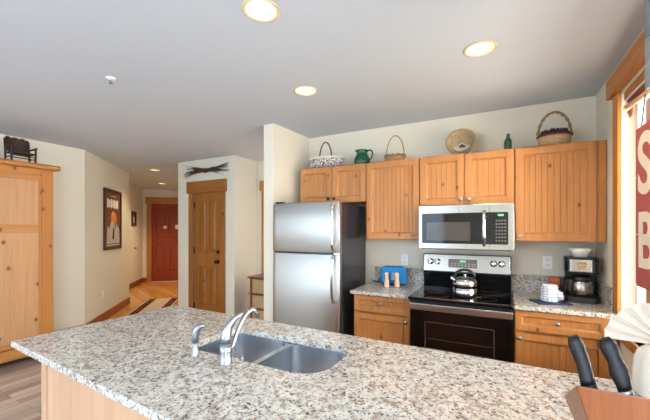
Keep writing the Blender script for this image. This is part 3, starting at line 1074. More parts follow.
def shaker(label, loc):
    t = thing('shaker', label, 'shaker', loc, 0, 'wooden salt and pepper shakers')
    MB().lathe([(0, 0), (0.025, 0), (0.026, 0.006), (0.025, 0.037), (0.020, 0.068), (0.017, 0.081), (0.019, 0.090), (0.0215, 0.097)], (0, 0, 0), 24).build('body', 'shaker_wood', t)
    MB().lathe([(0.0215, 0.098), (0.017, 0.103), (0.020, 0.114), (0.0215, 0.126), (0.016, 0.138), (0, 0.142)], (0, 0, 0), 24).build('cap', 'shaker_wood', t)
    return t


sp = shaker('pale wooden shaker nearer the refrigerator, in front of toaster', (-0.992, 3.19, 0.9145))
dup(sp, (-0.897, 3.225, 0.9145), None, 'pale wooden shaker nearer the range, in front of toaster')


def outlet(label, loc, rot_z, group):
    t = thing('outlet', label, 'outlet', loc, rot_z, group)
    MB().prism(rounded(-0.037, -0.058, 0.037, 0.058, 0.006), -0.006, -0.0005, 'y').build('cover_plate', 'white', t, bevel=0.002)
    for z in (-0.024, 0.024):
        MB().prism(rounded(-0.016, z - 0.014, 0.016, z + 0.014, 0.008), -0.009, -0.006, 'y').build('socket', 'ivory', t)
    return t


ot = outlet('white wall outlet above the blue toaster', (-0.905, 3.55, 1.155), 0, 'white wall outlets')
dup(ot, (0.375, 3.55, 1.185), 0, 'white wall outlet left of the coffee maker', 'white wall outlets')
AD = Vector((-6.56 + 5.22, 4.05 - 2.58)).normalized()
AP = Vector((-5.22, 2.58))
AROT = math.atan2(AD.y, AD.x)
q = AP + AD * 0.64
dup(ot, (q.x, q.y, 0.44), AROT, 'white wall outlet low on the angled hall wall', 'white wall outlets')

# coffee corner
mt = tag(MB().prism(rounded(-0.12, -0.085, 0.12, 0.085, 0.01), 0, 0.008).build('pot_holder', 'navy', None, (0.345, 3.085, 0.9145), R(20), bevel=0.003), 'dark navy cloth pot holder under the rolled dish towel', 'pot holder')
tw = thing('dish_towel', 'white and blue plaid dish towel rolled up on navy pot holder', 'towel', (0.338, 3.09, 0.9235), R(10))
prof = [(0, 0.001), (0.045, 0.001)]
for i in range(6):
    z = 0.02 * i
    prof += [(0.054, z + 0.004), (0.057, z + 0.010), (0.054, z + 0.017)]
prof += [(0.048, 0.128), (0.03, 0.132), (0, 0.128)]
MB().lathe(prof, (0, 0, 0), 32, wob=lambda a, z: 0.04 * math.sin(3 * a + 9 * z)).build('rolled_body', 'plaid', tw)
MB().tube([(0.050, -0.02, 0.026), (0.066, -0.010, 0.036), (0.066, 0.005, 0.062), (0.050, 0.018, 0.085)], [0.022, 0.030, 0.026, 0.014], 12).build('loose_fold', 'plaid', tw)
bx = thing('recipe_box', 'small orange-red box behind the rolled dish towel', 'box', (0.408, 3.44, 0.9145), R(0))
MB().box((-0.036, -0.04, 0), (0.036, 0.04, 0.115)).build('box_body', 'orange_red', bx, bevel=0.004)
MB().box((-0.039, -0.043, 0.1155), (0.039, 0.043, 0.155)).build('lid', 'orange_red', bx, bevel=0.004)

cm = thing('coffee_maker', 'black and steel drip coffee maker in the counter corner', 'coffee maker', (0.570, 3.31, 0.9145), R(-6))
MB().prism(rounded(-0.105, -0.14, 0.105, 0.13, 0.03), 0, 0.045).build('base', 'black', cm, bevel=0.005)
MB().lathe([(0, 0), (0.07, 0), (0.07, 0.004), (0, 0.004)], (0, -0.045, 0.0455), 28).build('warming_plate', 'black_gloss', cm)
MB().box((-0.10, 0.045, 0.045), (0.10, 0.125, 0.225)).build('water_tank', 'black', cm, bevel=0.008)
MB().prism(rounded(-0.108, -0.13, 0.108, 0.13, 0.035), 0.226, 0.345).build('brew_head', 'black', cm, bevel=0.006)
MB().prism(rounded(-0.085, -0.1345, 0.075, 0.1, 0.02), 0.240, 0.332).build('front_plate', 'steel', cm)
MB().box((-0.02, -0.1375, 0.262), (0.03, -0.1348, 0.315)).build('switch_panel', 'wicker_pale', cm)
MB().box((-0.108, -0.136, 0.255), (-0.083, -0.110, 0.325)).build('water_gauge', 'black_gloss', cm)
cf = MB().lathe([(0, 0), (0.068, 0), (0.076, 0.012), (0.079, 0.05), (0.076, 0.095), (0.066, 0.118), (0, 0.118)], (0, -0.045, 0.050), 32).build('carafe', 'steel', cm)
MB().lathe([(0.067, 0.0), (0.069, 0.016), (0.058, 0.034), (0, 0.038)], (0, -0.045, 0.169), 28).build('carafe_lid', 'black', cf)
MB().tube([(-0.066, -0.07, 0.185), (-0.100, -0.10, 0.185), (-0.125, -0.12, 0.165), (-0.130, -0.124, 0.12), (-0.112, -0.11, 0.08), (-0.075, -0.08, 0.068)], 0.0105, 10).build('carafe_handle', 'black', cf)

ff = tag(MB().lathe([(0, 0.004), (0.042, 0.0), (0.046, 0.002), (0.060, 0.035), (0.080, 0.070), (0.078, 0.071), (0.057, 0.037), (0.042, 0.006), (0, 0.007)], (0, 0, 0), 64,
                    wob=lambda a, z: 0.06 * max(0.0, (z - 0.004) / 0.066) * (1 if int(round(a * 64 / (2 * PI))) % 2 else -1)).build('coffee_filter', 'filter_paper', None, (0.565, 3.29, 1.261)),
         'white pleated paper coffee filters stacked on the coffee maker', 'coffee filter')
rm = tag(MB().lathe([(0, 0), (0.018, 0), (0.022, 0.015), (0.014, 0.03), (0, 0.032)], (0, 0, 0), 16).build('red_ornament', 'dark_red', None, (0.43, 3.15, 0.9145)),
         'tiny dark red knob-shaped ornament beside coffee maker and towel', 'ornament')

# ================================================================== ABOVE THE CABINETS
TOP = 2.1605


def arch(cx, cz, rx, rz, n=24, y=0, a0=0, a1=180):
    return [(cx + rx * math.cos(R(a0 + (a1 - a0) * i / n)), y, cz + rz * math.sin(R(a0 + (a1 - a0) * i / n))) for i in range(n + 1)]


bk = thing('basket', 'oval basket with dark floral cloth liner above the refrigerator', 'basket', (-1.745, 3.34, TOP), R(6), 'baskets on top of the cabinets')
bw = MB()


def oval_wall(b, prof, ax, ay, n=40):
    rings = [[b.v((ax * s * math.cos(2 * PI * i / n), ay * s * math.sin(2 * PI * i / n), z)) for i in range(n)] for s, z in prof]
    for A, B in zip(rings, rings[1:]):
        for i in range(n):
            b.f([A[i], A[(i + 1) % n], B[(i + 1) % n], B[i]], True)
    b.f(rings[0][::-1])
    return b


oval_wall(bw, [(0.86, 0), (0.93, 0.05), (0.97, 0.10), (0.94, 0.10), (0.88, 0.02)], 0.20, 0.115).build('wicker_body', 'wicker', bk)
oval_wall(MB(), [(0.90, 0.012), (0.99, 0.06), (1.04, 0.112), (1.0, 0.118), (0.92, 0.06)], 0.20, 0.118).build('cloth_liner', 'floral', bk)
rim = []
for i in range(40):
    a = 2 * PI * i / 40
    rim.append((0.21 * math.cos(a), 0.124 * math.sin(a), 0.118))
MB().tube(rim, 0.009, 8, True).build('liner_edge', 'cream', bk)
MB().tube(arch(0.0, 0.09, 0.075, 0.215, y=-0.02), 0.0075, 8).build('handle', 'twig', bk)

pt = thing('pitcher', 'dark green glazed pitcher standing on the tall cabinets', 'pitcher', (-1.315, 3.35, TOP))
MB().lathe([(0, 0), (0.070, 0), (0.082, 0.015), (0.088, 0.05), (0.082, 0.085), (0.066, 0.115), (0.056, 0.135), (0.060, 0.155), (0.070, 0.170), (0.066, 0.171), (0.052, 0.140), (0.07, 0.08), (0.06, 0.02), (0, 0.015)], (0, 0, 0), 32,
           wob=lambda a, z: 0.16 * max(0, (z - 0.13) / 0.04) * max(0, math.cos(a - PI)) ** 6).build('body', 'green_glaze', pt)
MB().tube([(0.056, 0, 0.155), (0.085, 0, 0.168), (0.112, 0, 0.155), (0.120, 0, 0.12), (0.108, 0, 0.085), (0.084, 0, 0.06)], [0.009, 0.009, 0.009, 0.0085, 0.008, 0.007], 10).build('handle', 'green_glaze', pt)

b2 = thing('basket', 'small tan wicker basket with tall hoop handle above tall cabinet', 'basket', (-0.955, 3.36, TOP), 0, 'baskets on top of the cabinets')
oval_wall(MB(), [(0.82, 0), (0.96, 0.03), (1.0, 0.055), (0.95, 0.078), (0.88, 0.078), (0.9, 0.04), (0.8, 0.012)], 0.106, 0.09).build('wicker_body', 'wicker', b2)
rim = [(0.104 * math.cos(2 * PI * i / 48), 0.089 * math.sin(2 * PI * i / 48), 0.074 + 0.006 * math.cos(12 * 2 * PI * i / 48)) for i in range(48)]
MB().tube(rim, 0.0085, 8, True).build('braided_rim', 'wicker_handle', b2)
MB().tube(arch(0, 0.06, 0.094, 0.225), 0.0055, 8).build('hoop_handle', 'wicker', b2)

tr_ = thing('wicker_tray', 'round woven tray with painted cabin scene leaning on the wall', 'tray', (-0.325, 3.36, TOP + 0.010))
TM = Matrix.Translation((0, 0.03, 0.126)) @ Matrix.Rotation(R(-13), 4, 'X')
MB(TM).lathe([(0, 0.0), (0.086, 0.0), (0.094, -0.008), (0.104, -0.030), (0.118, -0.044), (0.131, -0.040), (0.128, -0.015), (0.108, 0.010), (0.09, 0.014), (0, 0.014)], (0, 0, 0), 40, 'y').build('woven_dish', 'wicker_grey', tr_)
MB(TM).lathe([(0.125 + 0.008 * math.cos(R(i * 45)), -0.042 + 0.006 * math.sin(R(i * 45))) for i in range(9)], (0, 0, 0), 40, 'y').build('rim', 'wicker', tr_)
MB(TM).prism([(-0.075, -0.035), (-0.02, -0.02), (0.03, -0.02), (0.085, -0.028), (0.06, -0.062), (0.0, -0.078), (-0.04, -0.07)], -0.004, -0.001, 'y').build('painted_snow', 'grey_art', tr_)
MB(TM).prism([(-0.02, -0.045), (-0.02, -0.02), (0.005, -0.004), (0.035, -0.02), (0.035, -0.045)], -0.006, -0.0042, 'y').build('painted_cabin', 'dark_art', tr_)
MB(TM).prism([(-0.026, -0.022), (0.005, 0.002), (0.042, -0.022), (0.038, -0.026), (0.005, -0.006), (-0.022, -0.026)], -0.0075, -0.0061, 'y').build('painted_roof', 'cream', tr_)

bo = thing('bottle', 'small dark green glass bottle between woven tray and twig basket', 'bottle', (0.062, 3.34, TOP))
MB().lathe([(0, 0), (0.029, 0), (0.031, 0.006), (0.031, 0.09), (0.026, 0.110), (0.015, 0.124), (0.013, 0.138), (0.015, 0.143), (0.015, 0.150), (0.010, 0.150), (0, 0.146)], (0, 0, 0), 24).build('body', 'green_glaze', bo)
MB().cyl((0, 0, 0.1505), 0.012, 0.012, 'z', 14).build('stopper', 'green_glaze', bo)

b3 = thing('basket', 'splint basket of dark berries with a twisted hoop handle beside window wall', 'basket', (0.400, 3.34, TOP), 0, 'baskets on top of the cabinets')
oval_wall(MB(), [(0.90, 0), (0.96, 0.05), (1.0, 0.105), (0.95, 0.107), (0.90, 0.05), (0.86, 0.012)], 0.118, 0.10).build('splint_body', 'wicker_pale', b3)
MB().tube([(0.119 * math.cos(2 * PI * i / 40), 0.101 * math.sin(2 * PI * i / 40), 0.098) for i in range(40)], 0.009, 8, True).build('ribbon', 'ribbon', b3)
br = MB()
for i in range(70):
    a, rr = random.uniform(0, 2 * PI), math.sqrt(random.random())
    br.ball((0.105 * rr * math.cos(a), 0.088 * rr * math.sin(a), 0.112 + 0.035 * (1 - rr) + random.uniform(0, 0.016)), random.uniform(0.010, 0.016), 8)
br.lathe([(0, 0.10), (0.09, 0.10), (0.05, 0.12), (0, 0.125)], (0, 0, 0), 20)
b_ = br.build('berries', 'berry', b3)
b_['kind'] = 'stuff'
hm = []
for i in range(49):
    a = PI * i / 48
    hm.append((0.116 * math.cos(a), 0.006 * math.sin(i * 1.3), 0.09 + 0.208 * math.sin(a)))
MB().tube(hm, [0.0105 + 0.003 * math.sin(i * 1.3) for i in range(49)], 8).build('hoop_handle', 'wicker_handle', b3)

# ================================================================== LEFT SIDE: ARMOIRE + LITTLE CHAIR
ax, ay0, ay1 = -4.6, 0.72, 1.945
am = thing('armoire', 'knotty pine armoire with rounded cornice against the left wall', 'armoire', (-4.62, 1.33, 0), 0)


def loc_(x, y, z):
    return (x + 4.62, y - 1.33, z)


MB().box(loc_(-5.205, ay0, 0.10), loc_(ax - 0.022, ay1, 2.16)).build('carcass', 'pine_light', am, bevel=0.003)
MB().box(loc_(ax - 0.022, ay1 - 0.115, 0.10), loc_(ax, ay1, 2.16)).build('corner_stile', 'pine_amber', am, bevel=0.003)
MB().box(loc_(ax - 0.022, ay0, 0.10), loc_(ax, ay0 + 0.115, 2.16)).build('corner_stile', 'pine_amber', am, bevel=0.003)
MB().box(loc_(ax - 0.022, ay0 + 0.116, 2.085), loc_(ax - 0.001, ay1 - 0.116, 2.16)).build('top_rail', 'pine_light_across', am)
# cornice with a half-round nose
cp = [(-5.205, 2.161)]
cp += [(ax + 0.03 + 0.028 * math.cos(R(a)), 2.191 + 0.028 * math.sin(R(a))) for a in range(-90, 91, 15)] + [(-5.205, 2.219)]
c_ = MB()
A = [c_.v((x + 4.62, ay0 - 0.06 - 1.33, z)) for x, z in cp]
B = [c_.v((x + 4.62, ay1 + 0.055 - 1.33, z)) for x, z in cp]
c_.f(A)
c_.f(B)
for i in range(len(cp)):
    c_.f([A[i], A[(i + 1) % len(cp)], B[(i + 1) % len(cp)], B[i]])
c_.build('cornice', 'pine_light_across', am, bevel=0.012, seg=3)


def arm_door(y0, y1, ky):
    fr_ = MB()
    pn = MB()
    x0, x1 = ax - 0.021, ax + 0.003
    z0, z1, s = 0.21, 2.08, 0.085
    if True:
        fr_.box(loc_(x0, y0, z0), loc_(x1, y0 + 0.02, z1)).box(loc_(x0, y1 - 0.02, z0), loc_(x1, y1, z1))
        fr_.box(loc_(x0, y0 + 0.02, z0), loc_(x1, y1 - 0.02, z0 + 0.05)).box(loc_(x0, y0 + 0.02, z1 - 0.05), loc_(x1, y1 - 0.02, z1))
        fr_.box(loc_(x0, y0 + 0.02, 1.445), loc_(x1, y1 - 0.02, 1.535))
    d = fr_.build('door', 'pine_light_across', am, bevel=0.003)
    pn.box(loc_(x0, y0 + 0.02, z0 + 0.05), loc_(x1 - 0.010, y1 - 0.02, 1.445)).box(loc_(x0, y0 + 0.02, 1.535), loc_(x1 - 0.010, y1 - 0.02, z1 - 0.05))
    pn.build('door_board', 'pine_light', d)
    MB().lathe([(0.008, 0), (0.008, 0.015), (0.018, 0.02), (0.02, 0.028), (0, 0.034)], loc_(x1, ky, 1.2), 16, 'x').build('knob', 'iron', d)
    return d


ym = (ay0 + ay1) / 2
arm_door(ym + 0.002, ay1 - 0.117, ym + 0.05)
arm_door(ay0 + 0.117, ym - 0.002, ym - 0.05)
ap = []
for i in range(25):
    u = i / 24
    zz = 0.03 + 0.055 * max(0, min(1, (min(u, 1 - u) - 0.08) / 0.12))
    ap.append((ay0 + (ay1 - ay0) * u - 1.33, zz))
MB().prism(ap + [(ay1 - 1.33, 0.20), (ay0 - 1.33, 0.20)], ax - 0.022 + 4.62, ax + 0.012 + 4.62, 'x').build('scalloped_base', 'pine_light_across', am, bevel=0.003)
ft = MB()
for y in (ay0 + 0.02, ay1 - 0.10):
    for x in (-5.19, ax - 0.09):
        ft.box(loc_(x, y, 0.0), loc_(x + 0.07, y + 0.07, 0.10))
ft.build('feet', 'dark_wood', am)

# small rustic bench chair on the armoire
ch = thing('doll_chair', 'small dark rustic settle chair standing on top of the armoire', 'chair', (-4.635, 1.66, 2.2205), R(4))
cw, cd = 0.106, 0.062
for sy in (-1, 1):
    MB().tube([(0.062, sy * cw, 0), (0.062, sy * cw, 0.150)], 0.0095, 10).build('leg', 'dark_wood', ch)
    MB().tube([(-cd, sy * cw, 0), (-cd - 0.004, sy * cw, 0.12), (-cd - 0.02, sy * cw, 0.245)], 0.0095, 10).build('leg', 'dark_wood', ch)
    MB().tube([(0.080, sy * cw, 0.155), (0.0, sy * cw, 0.150), (-cd - 0.01, sy * cw, 0.150)], 0.011, 10).build('armrest', 'dark_wood', ch)
MB().box((-cd - 0.005, -cw + 0.008, 0.078), (0.066, cw - 0.008, 0.100)).build('seat', 'dark_wood', ch, bevel=0.004)
bb = MB()
for i in range(6):
    y0 = -cw + 0.006 + i * (2 * cw - 0.012) / 6
    bb.prism([(-cd - 0.018, 0.115), (-cd - 0.004, 0.115), (-cd - 0.020, 0.270 - 0.008 * (i % 2)), (-cd - 0.032, 0.270 - 0.008 * (i % 2))], y0, y0 + (2 * cw - 0.012) / 6 - 0.002, 'y') if False else bb.box((-cd - 0.022, y0, 0.112), (-cd - 0.010, y0 + (2 * cw - 0.012) / 6 - 0.002, 0.268 - 0.008 * (i % 2)))
bb.build('backrest', 'dark_wood', ch)
for z in (0.030, 0.055):
    MB().tube([(0.062, -cw, z), (0.062, cw, z)], 0.006, 8).build('stretcher', 'dark_wood', ch)
for sy in (-1, 1):
    MB().tube([(0.062, sy * cw, 0.04), (-cd, sy * cw, 0.04)], 0.006, 8).build('stretcher', 'dark_wood', ch)

# ================================================================== HALL
AM = Matrix.Rotation(AROT, 4, 'Z')
q = AP + AD * 1.056
pz = 1.14
po = thing('framed_poster', 'tall dark framed poster on the angled hall wall', 'poster', (q.x, q.y, pz), AROT)
pw, ph = 0.40, 1.02
f_ = MB()
for a, b in (((-pw, 0), (-pw + 0.045, ph)), ((pw - 0.045, 0), (pw, ph)), ((-pw + 0.045, 0), (pw - 0.045, 0.045)), ((-pw + 0.045, ph - 0.045), (pw - 0.045, ph))):
    f_.box((a[0], -0.03, a[1]), (b[0], -0.001, b[1]))
f_.build('frame', 'frame_wood', po, bevel=0.004)
pr = MB().box((-pw + 0.04, -0.014, 0.04), (pw - 0.04, -0.002, ph - 0.04)).build('print', 'poster_paper', po)
lt = MB()
xx = -0.27
for wd in (0.07, 0.05, 0.075, 0.03, 0.07, 0.06, 0.06):
    lt.box((xx, -0.0165, 0.72), (xx + wd, -0.0142, 0.85 + 0.01 * math.sin(xx * 40)))
    if wd > 0.05:
        lt.box((xx + 0.022, -0.0165, 0.70), (xx + wd - 0.01, -0.0142, 0.72))
    xx += wd + 0.016
lt.build('title_lettering', 'cream', pr)
MB().box((-0.12, -0.0165, 0.90), (0.14, -0.0142, 0.915)).build('small_lettering', 'grey_art', pr)
MB().lathe([(0, -0.0165), (0.13, -0.0165), (0.13, -0.0142), (0, -0.0142)], (0.03, 0, 0.52), 24, 'y').build('orange_shape', 'orange_art', pr)
MB().prism([(-0.30, 0.10), (0.30, 0.10), (0.28, 0.34), (0.16, 0.44), (0.10, 0.34), (-0.02, 0.50), (-0.10, 0.46), (-0.18, 0.36), (-0.27, 0.40)], -0.0195, -0.0168, 'y').build('pale_shape', 'grey_art', pr)
MB().prism([(-0.05, 0.18), (0.02, 0.16), (0.05, 0.33), (-0.02, 0.38)], -0.0215, -0.0197, 'y').build('dark_shape', 'dark_art', pr)
MB().box((-0.30, -0.0165, 0.06), (0.30, -0.0142, 0.085)).build('caption_band', 'grey_art', pr)

HD = (Vector((-8.85, 5.845)) - Vector((-7.44, 4.25))).normalized()
HROT = math.atan2(HD.y, HD.x)
q = Vector((-8.13, 5.03)) + HD * 0.27
pc = thing('framed_picture', 'small dark framed picture on the far hall wall', 'picture', (q.x, q.y, 1.57), HROT)
f_ = MB()
for a, b in (((-0.17, 0), (-0.12, 0.37)), ((0.12, 0), (0.17, 0.37)), ((-0.12, 0), (0.12, 0.05)), ((-0.12, 0.32), (0.12, 0.37))):
    f_.box((a[0], -0.03, a[1]), (b[0], -0.003, b[1]))
f_.build('frame', 'frame_wood', pc, bevel=0.003)
MB().box((-0.12, -0.012, 0.05), (0.12, -0.004, 0.32)).build('print', 'dark_art', pc)
MB().prism([(-0.06, 0.08), (0.05, 0.08), (0.06, 0.2), (0.0, 0.29), (-0.05, 0.22)], -0.014, -0.0122, 'y').build('pale_shape', 'grey_art', pc)
q = Vector((-8.13, 5.03)) + HD * 0.364
tag(MB().lathe([(0, -0.004), (0.02, -0.004), (0.02, -0.01), (0.008, -0.015), (0.022, -0.04), (0, -0.05)], (0, 0, 0), 14, 'y').build('wall_hook', 'iron', None, (q.x, q.y, 1.0), HROT), 'small dark hook low on the hall wall under picture', 'hook')

for x, z, wd, hg, lab in ((0.573, 1.545, 0.085, 0.075, 'small white note taped near the middle of the red-brown door'), (0.90, 1.555, 0.12, 0.12, 'larger white note on the red-brown door, beside the pantry wall')):
    q = hl + ed * x
    tag(MB().box((-wd / 2, -0.003, -hg / 2), (wd / 2, 0, hg / 2)).build('paper_note', 'paper', None, (q.x + en.x * 0.017, q.y + en.y * 0.017, z), EROT), lab, 'note', 'notes on the entry door')

# runner rug
rg0 = Vector((-5.70, 3.50))
rn = Vector((0.75, 0.66)).normalized()
rd = Vector((-0.66, 0.75)).normalized()
RROT = math.atan2(rd.y, rd.x)
k = NT('runner_rug', 0.95, 0, 0.1)
tc = k.coords()
sx = k.n('ShaderNodeSeparateXYZ')
k.l(tc, sx.inputs[0])
n1 = k.noise(k.coords((1, 1, 1)), 260, 2)
band = k.ramp(sx.outputs[1], [(0.0, (0, 0, 0))])
ck = k.n('ShaderNodeTexBrick')
ck.inputs['Scale'].default_value = 1
ck.inputs['Brick Width'].default_value = 0.17
ck.inputs['Row Height'].default_value = 0.145
ck.inputs['Mortar Size'].default_value = 0.006
ck.inputs['Color1'].default_value = lin((44, 26, 26))
ck.inputs['Color2'].default_value = lin((116, 28, 30))
ck.inputs['Mortar'].default_value = lin((196, 170, 140))
k.l(tc, ck.inputs['Vector'])
ab = k.n('ShaderNodeMath', operation='ABSOLUTE')
k.l(sx.outputs[1], ab.inputs[0])
mid = k.ramp(ab.outputs[0], [(0.0, (255, 255, 255)), (0.145, (0, 0, 0))], 'CONSTANT')
edge = k.ramp(ab.outputs[0], [(0.0, (0, 0, 0)), (0.283, (255, 255, 255))], 'CONSTANT')
c = k.mix(mid, ck.outputs['Color'], (206, 182, 156))
c = k.mix(edge, c, (222, 206, 184))
k.color(c)
k.bump(n1, 0.4, 0.004)
M['rug'] = k.m
q = rg0 + rd * 0.65 + rn * 0.29
rgm = MB().prism(rounded(-0.66, -0.30, 0.66, 0.30, 0.01), 0.0005, 0.008)
tag(rgm.build('runner_rug', 'rug', None, (q.x, q.y, 0), RROT), 'patterned dark red and tan runner rug on the hall floor', 'rug')

# twig swag above the pantry door
sw = thing('twig_swag', 'dark dried twig swag hung above the pantry door', 'swag', (-4.16, 3.819, 2.42))
tb = MB()
for i in range(90):
    s = random.choice((-1, 1))
    L = random.uniform(0.2, 0.5)
    z0 = random.uniform(-0.025, 0.025)
    up = random.uniform(-0.28, 0.30)
    y0 = random.uniform(-0.045, -0.012)
    pts = [(-s * random.uniform(0, 0.08), y0, z0), (s * L * 0.5, y0 - 0.006, z0 + up * L * 0.25 + 0.012), (s * L, min(-0.006, y0 + random.uniform(-0.02, 0.02)), z0 + up * L * 0.75)]
    tb.tube(pts, [0.0042, 0.0034, 0.0018], 5)
b_ = tb.build('twigs', 'twig', sw)
b_['kind'] = 'stuff'
MB().tube([(0.0 + 0.01 * math.cos(a), -0.028 + 0.027 * math.sin(a), 0.034 * math.cos(a)) for a in [2 * PI * i / 16 for i in range(16)]], 0.006, 6, True).build('binding', 'twig', sw)

# chest of wicker drawers in the alcove
wc = thing('drawer_chest', 'small chest with wicker drawers beside the refrigerator wall', 'chest', (-2.78, 3.92, 0), 0)
MB().box((-0.46, -0.19, 0.775), (0.46, 0.19, 0.80)).build('top', 'block_wood', wc, bevel=0.004)
MB().box((-0.43, -0.165, 0.0), (0.43, 0.165, 0.14)).build('plinth', 'block_wood', wc)
fb = MB().box((-0.43, -0.165, 0.14), (-0.40, 0.165, 0.775)).box((0.40, -0.165, 0.14), (0.43, 0.165, 0.775)).box((-0.40, 0.14, 0.14), (0.40, 0.165, 0.775))
for z in (0.33, 0.54):
    fb.box((-0.45, -0.175, z), (0.45, 0.14, z + 0.018))
fb.build('frame', 'block_wood', wc)
for z0, z1 in ((0.145, 0.325), (0.352, 0.535), (0.562, 0.765)):
    MB().box((-0.39, -0.168, z0), (0.39, 0.12, z1)).build('wicker_drawer', 'wicker_pale', wc, bevel=0.008)

# ================================================================== CEILING FIXTURES
LABS = ['large recessed ceiling light nearest the camera', 'recessed ceiling light in front of the refrigerator', 'recessed ceiling light over the range side',
        'recessed ceiling light at the start of the hall', 'recessed ceiling light deeper in the hall by the red door']


def can(label, loc):
    t = thing('recessed_light', label, 'ceiling light', loc, 0, 'recessed ceiling lights')
    MB().lathe([(CAN_R - 0.004, 0.004), (CAN_R - 0.002, -0.004), (CAN_R + 0.008, -0.006), (CAN_R + 0.018, -0.001), (CAN_R - 0.002, 0.0)], (0, 0, 0), 40).build('trim_ring', 'can_rim', t)
    MB().lathe([(CAN_R - 0.004, 0.003), (CAN_R - 0.012, 0.04), (0.050, 0.092), (0.049, 0.094), (CAN_R - 0.008, 0.04)], (0, 0, 0), 40).build('reflector', 'reflector', t)
    MB().lathe([(0, 0.082), (0.03, 0.084), (0.047, 0.090), (0.047, 0.096), (0, 0.096)], (0, 0, 0), 28).build('bulb', 'bulb', t)
    return t


c0 = None
for i, (x, y) in enumerate(CANS):
    if c0 is None:
        c0 = can(LABS[0], (x, y, CEIL))
    else:
        dup(c0, (x, y, CEIL), None, LABS[i])
    l = bpy.data.lights.new('can_lamp', 'SPOT')
    l.energy = (9, 5, 24, 45, 110)[i]
    l.color = (1.0, 0.78, 0.50) if i < 3 else (1.0, 0.80, 0.54)
    l.spot_size = R(150 if i < 3 else 120)
    l.spot_blend = 0.6 if i < 3 else 1.0
    l.shadow_soft_size = 0.05
    lo = bpy.data.objects.new('can_lamp', l)
    lo.location = (x, y, CEIL - 0.01)
    COL.objects.link(lo)

sk_ = thing('fire_sprinkler', 'small white fire sprinkler head on the ceiling', 'sprinkler', (-2.567, 1.446, CEIL))
MB().lathe([(0, -0.001), (0.034, -0.001), (0.032, -0.006), (0.014, -0.012), (0.012, -0.014), (0, -0.014)], (0, 0, 0), 24).build('cover_plate', 'white', sk_)
MB().tube([(0.010, 0, -0.014), (0.014, 0, -0.026), (0.004, 0, -0.038)], 0.0028, 6).tube([(-0.010, 0, -0.014), (-0.014, 0, -0.026), (-0.004, 0, -0.038)], 0.0028, 6).cyl((0, 0, -0.042), 0.015, 0.003, 'z', 16).build('deflector', 'nickel', sk_)

# ================================================================== WINDOW DRESSING, SIGNS
bl = thing('window_blind', 'raised wooden window blind with headrail and hanging cords', 'blind', (0.735, 2.0, 2.28))
MB().box((-0.017, -0.83, 0.045), (0.017, 0.83, 0.095)).build('valance', 'trim_wood_along', bl)
MB().box((-0.015, -0.83, 0.034), (0.015, 0.83, 0.0445)).build('headrail', 'white', bl)
s_ = MB()
for i in range(7):
    s_.box((-0.012, -0.82, 0.030 - i * 0.008), (0.012, 0.82, 0.026 - i * 0.008))
s_.build('raised_slats', 'base_wood', bl)
cd_ = MB()
cd_.tube([(-0.013, 0.79, 0.03), (-0.016, 0.80, -0.4), (-0.018, 0.80, -0.86)], 0.0022, 6)  # white cord shape stands in for the lit edge of the jamb
cd_.build('pull_cord', 'cord', bl)
MB().lathe([(0.003, 0.0), (0.011, -0.02), (0.013, -0.05), (0.009, -0.07), (0, -0.07)], (-0.018, 0.80, -0.86), 12).build('cord_tassel', 'cord', bl)
for yy in (0.70, 0.735):
    MB().tube([(-0.014, yy, 0.0), (-0.016, yy, -0.07), (-0.016, yy - 0.01, -0.10)], [0.007, 0.011, 0.004], 8).build('tassel', 'brown_cord', bl)

rd_ = thing('curtain_rod', 'pale wooden rod on bracket across the kitchen window', 'rod', (0.69, 2.0, 2.20))
MB().tube([(0, 0.66, 0.03), (0, 0.3, -0.0), (0, -0.6, -0.0)], 0.014, 12).build('pole', 'shaker_wood', rd_)  # pale rod stands in for sunlight on the window head's lower edge
MB().ball((0, 0.668, 0.031), 0.02, 14).build('finial', 'shaker_wood', rd_)
MB().tube([(0.02, 0.62, 0.04), (0.0, 0.62, 0.026)], 0.008, 8).build('bracket', 'nickel', rd_)

sg = thing('hanging_sign', 'faded red plank sign with cream letters hanging in the kitchen window', 'sign', (0.655, 2.34, 1.18))
MB().prism(rounded(-0.34, 0.0, 0.02, 0.273, [0.004, 0.004, 0.004, 0.03]), -0.009, 0.009, 'x').build('plank', 'sign_red', sg)
MB().prism(rounded(-0.34, 0.276, 0.02, 0.575, 0.004), -0.009, 0.009, 'x').build('plank', 'sign_red', sg)
MB().prism(rounded(-0.34, 0.578, 0.02, 0.835, 0.004), -0.009, 0.009, 'x').build('plank', 'sign_red', sg)
SR = (R(90), 0, R(-90))
text_mesh('letter', 'S', 0.43, 'cream', sg, (-0.0095, -0.010, 0.490), SR, align='LEFT')
text_mesh('letter', 'B', 0.40, 'cream', sg, (-0.0095, -0.005, 0.110), SR, align='LEFT')
for y in (-0.28, -0.03):
    MB().tube([(0, y, 0.835), (0.015, y, 1.005)], 0.003, 6).build('hanger_wire', 'iron', sg)

ps = thing('plank_sign', 'blue-grey weathered plank board hanging from the ceiling by the window', 'board', (0.50, 1.44, 2.01))
for i in range(3):
    MB().box((-0.012, -0.25, 0.195 * i), (0.012, 0.25, 0.195 * i + 0.188)).build('plank', 'blue_plank', ps, bevel=0.003)
MB().box((0.012, -0.2, 0.02), (0.026, -0.14, 0.56)).box((0.012, 0.14, 0.02), (0.026, 0.2, 0.56)).build('batten', 'blue_plank', ps)
MB().tube([(0.019, -0.17, 0.56), (0.019, -0.17, 0.598)], 0.004, 6).tube([(0.019, 0.17, 0.56), (0.019, 0.17, 0.598)], 0.004, 6).build('hanger', 'iron', ps)

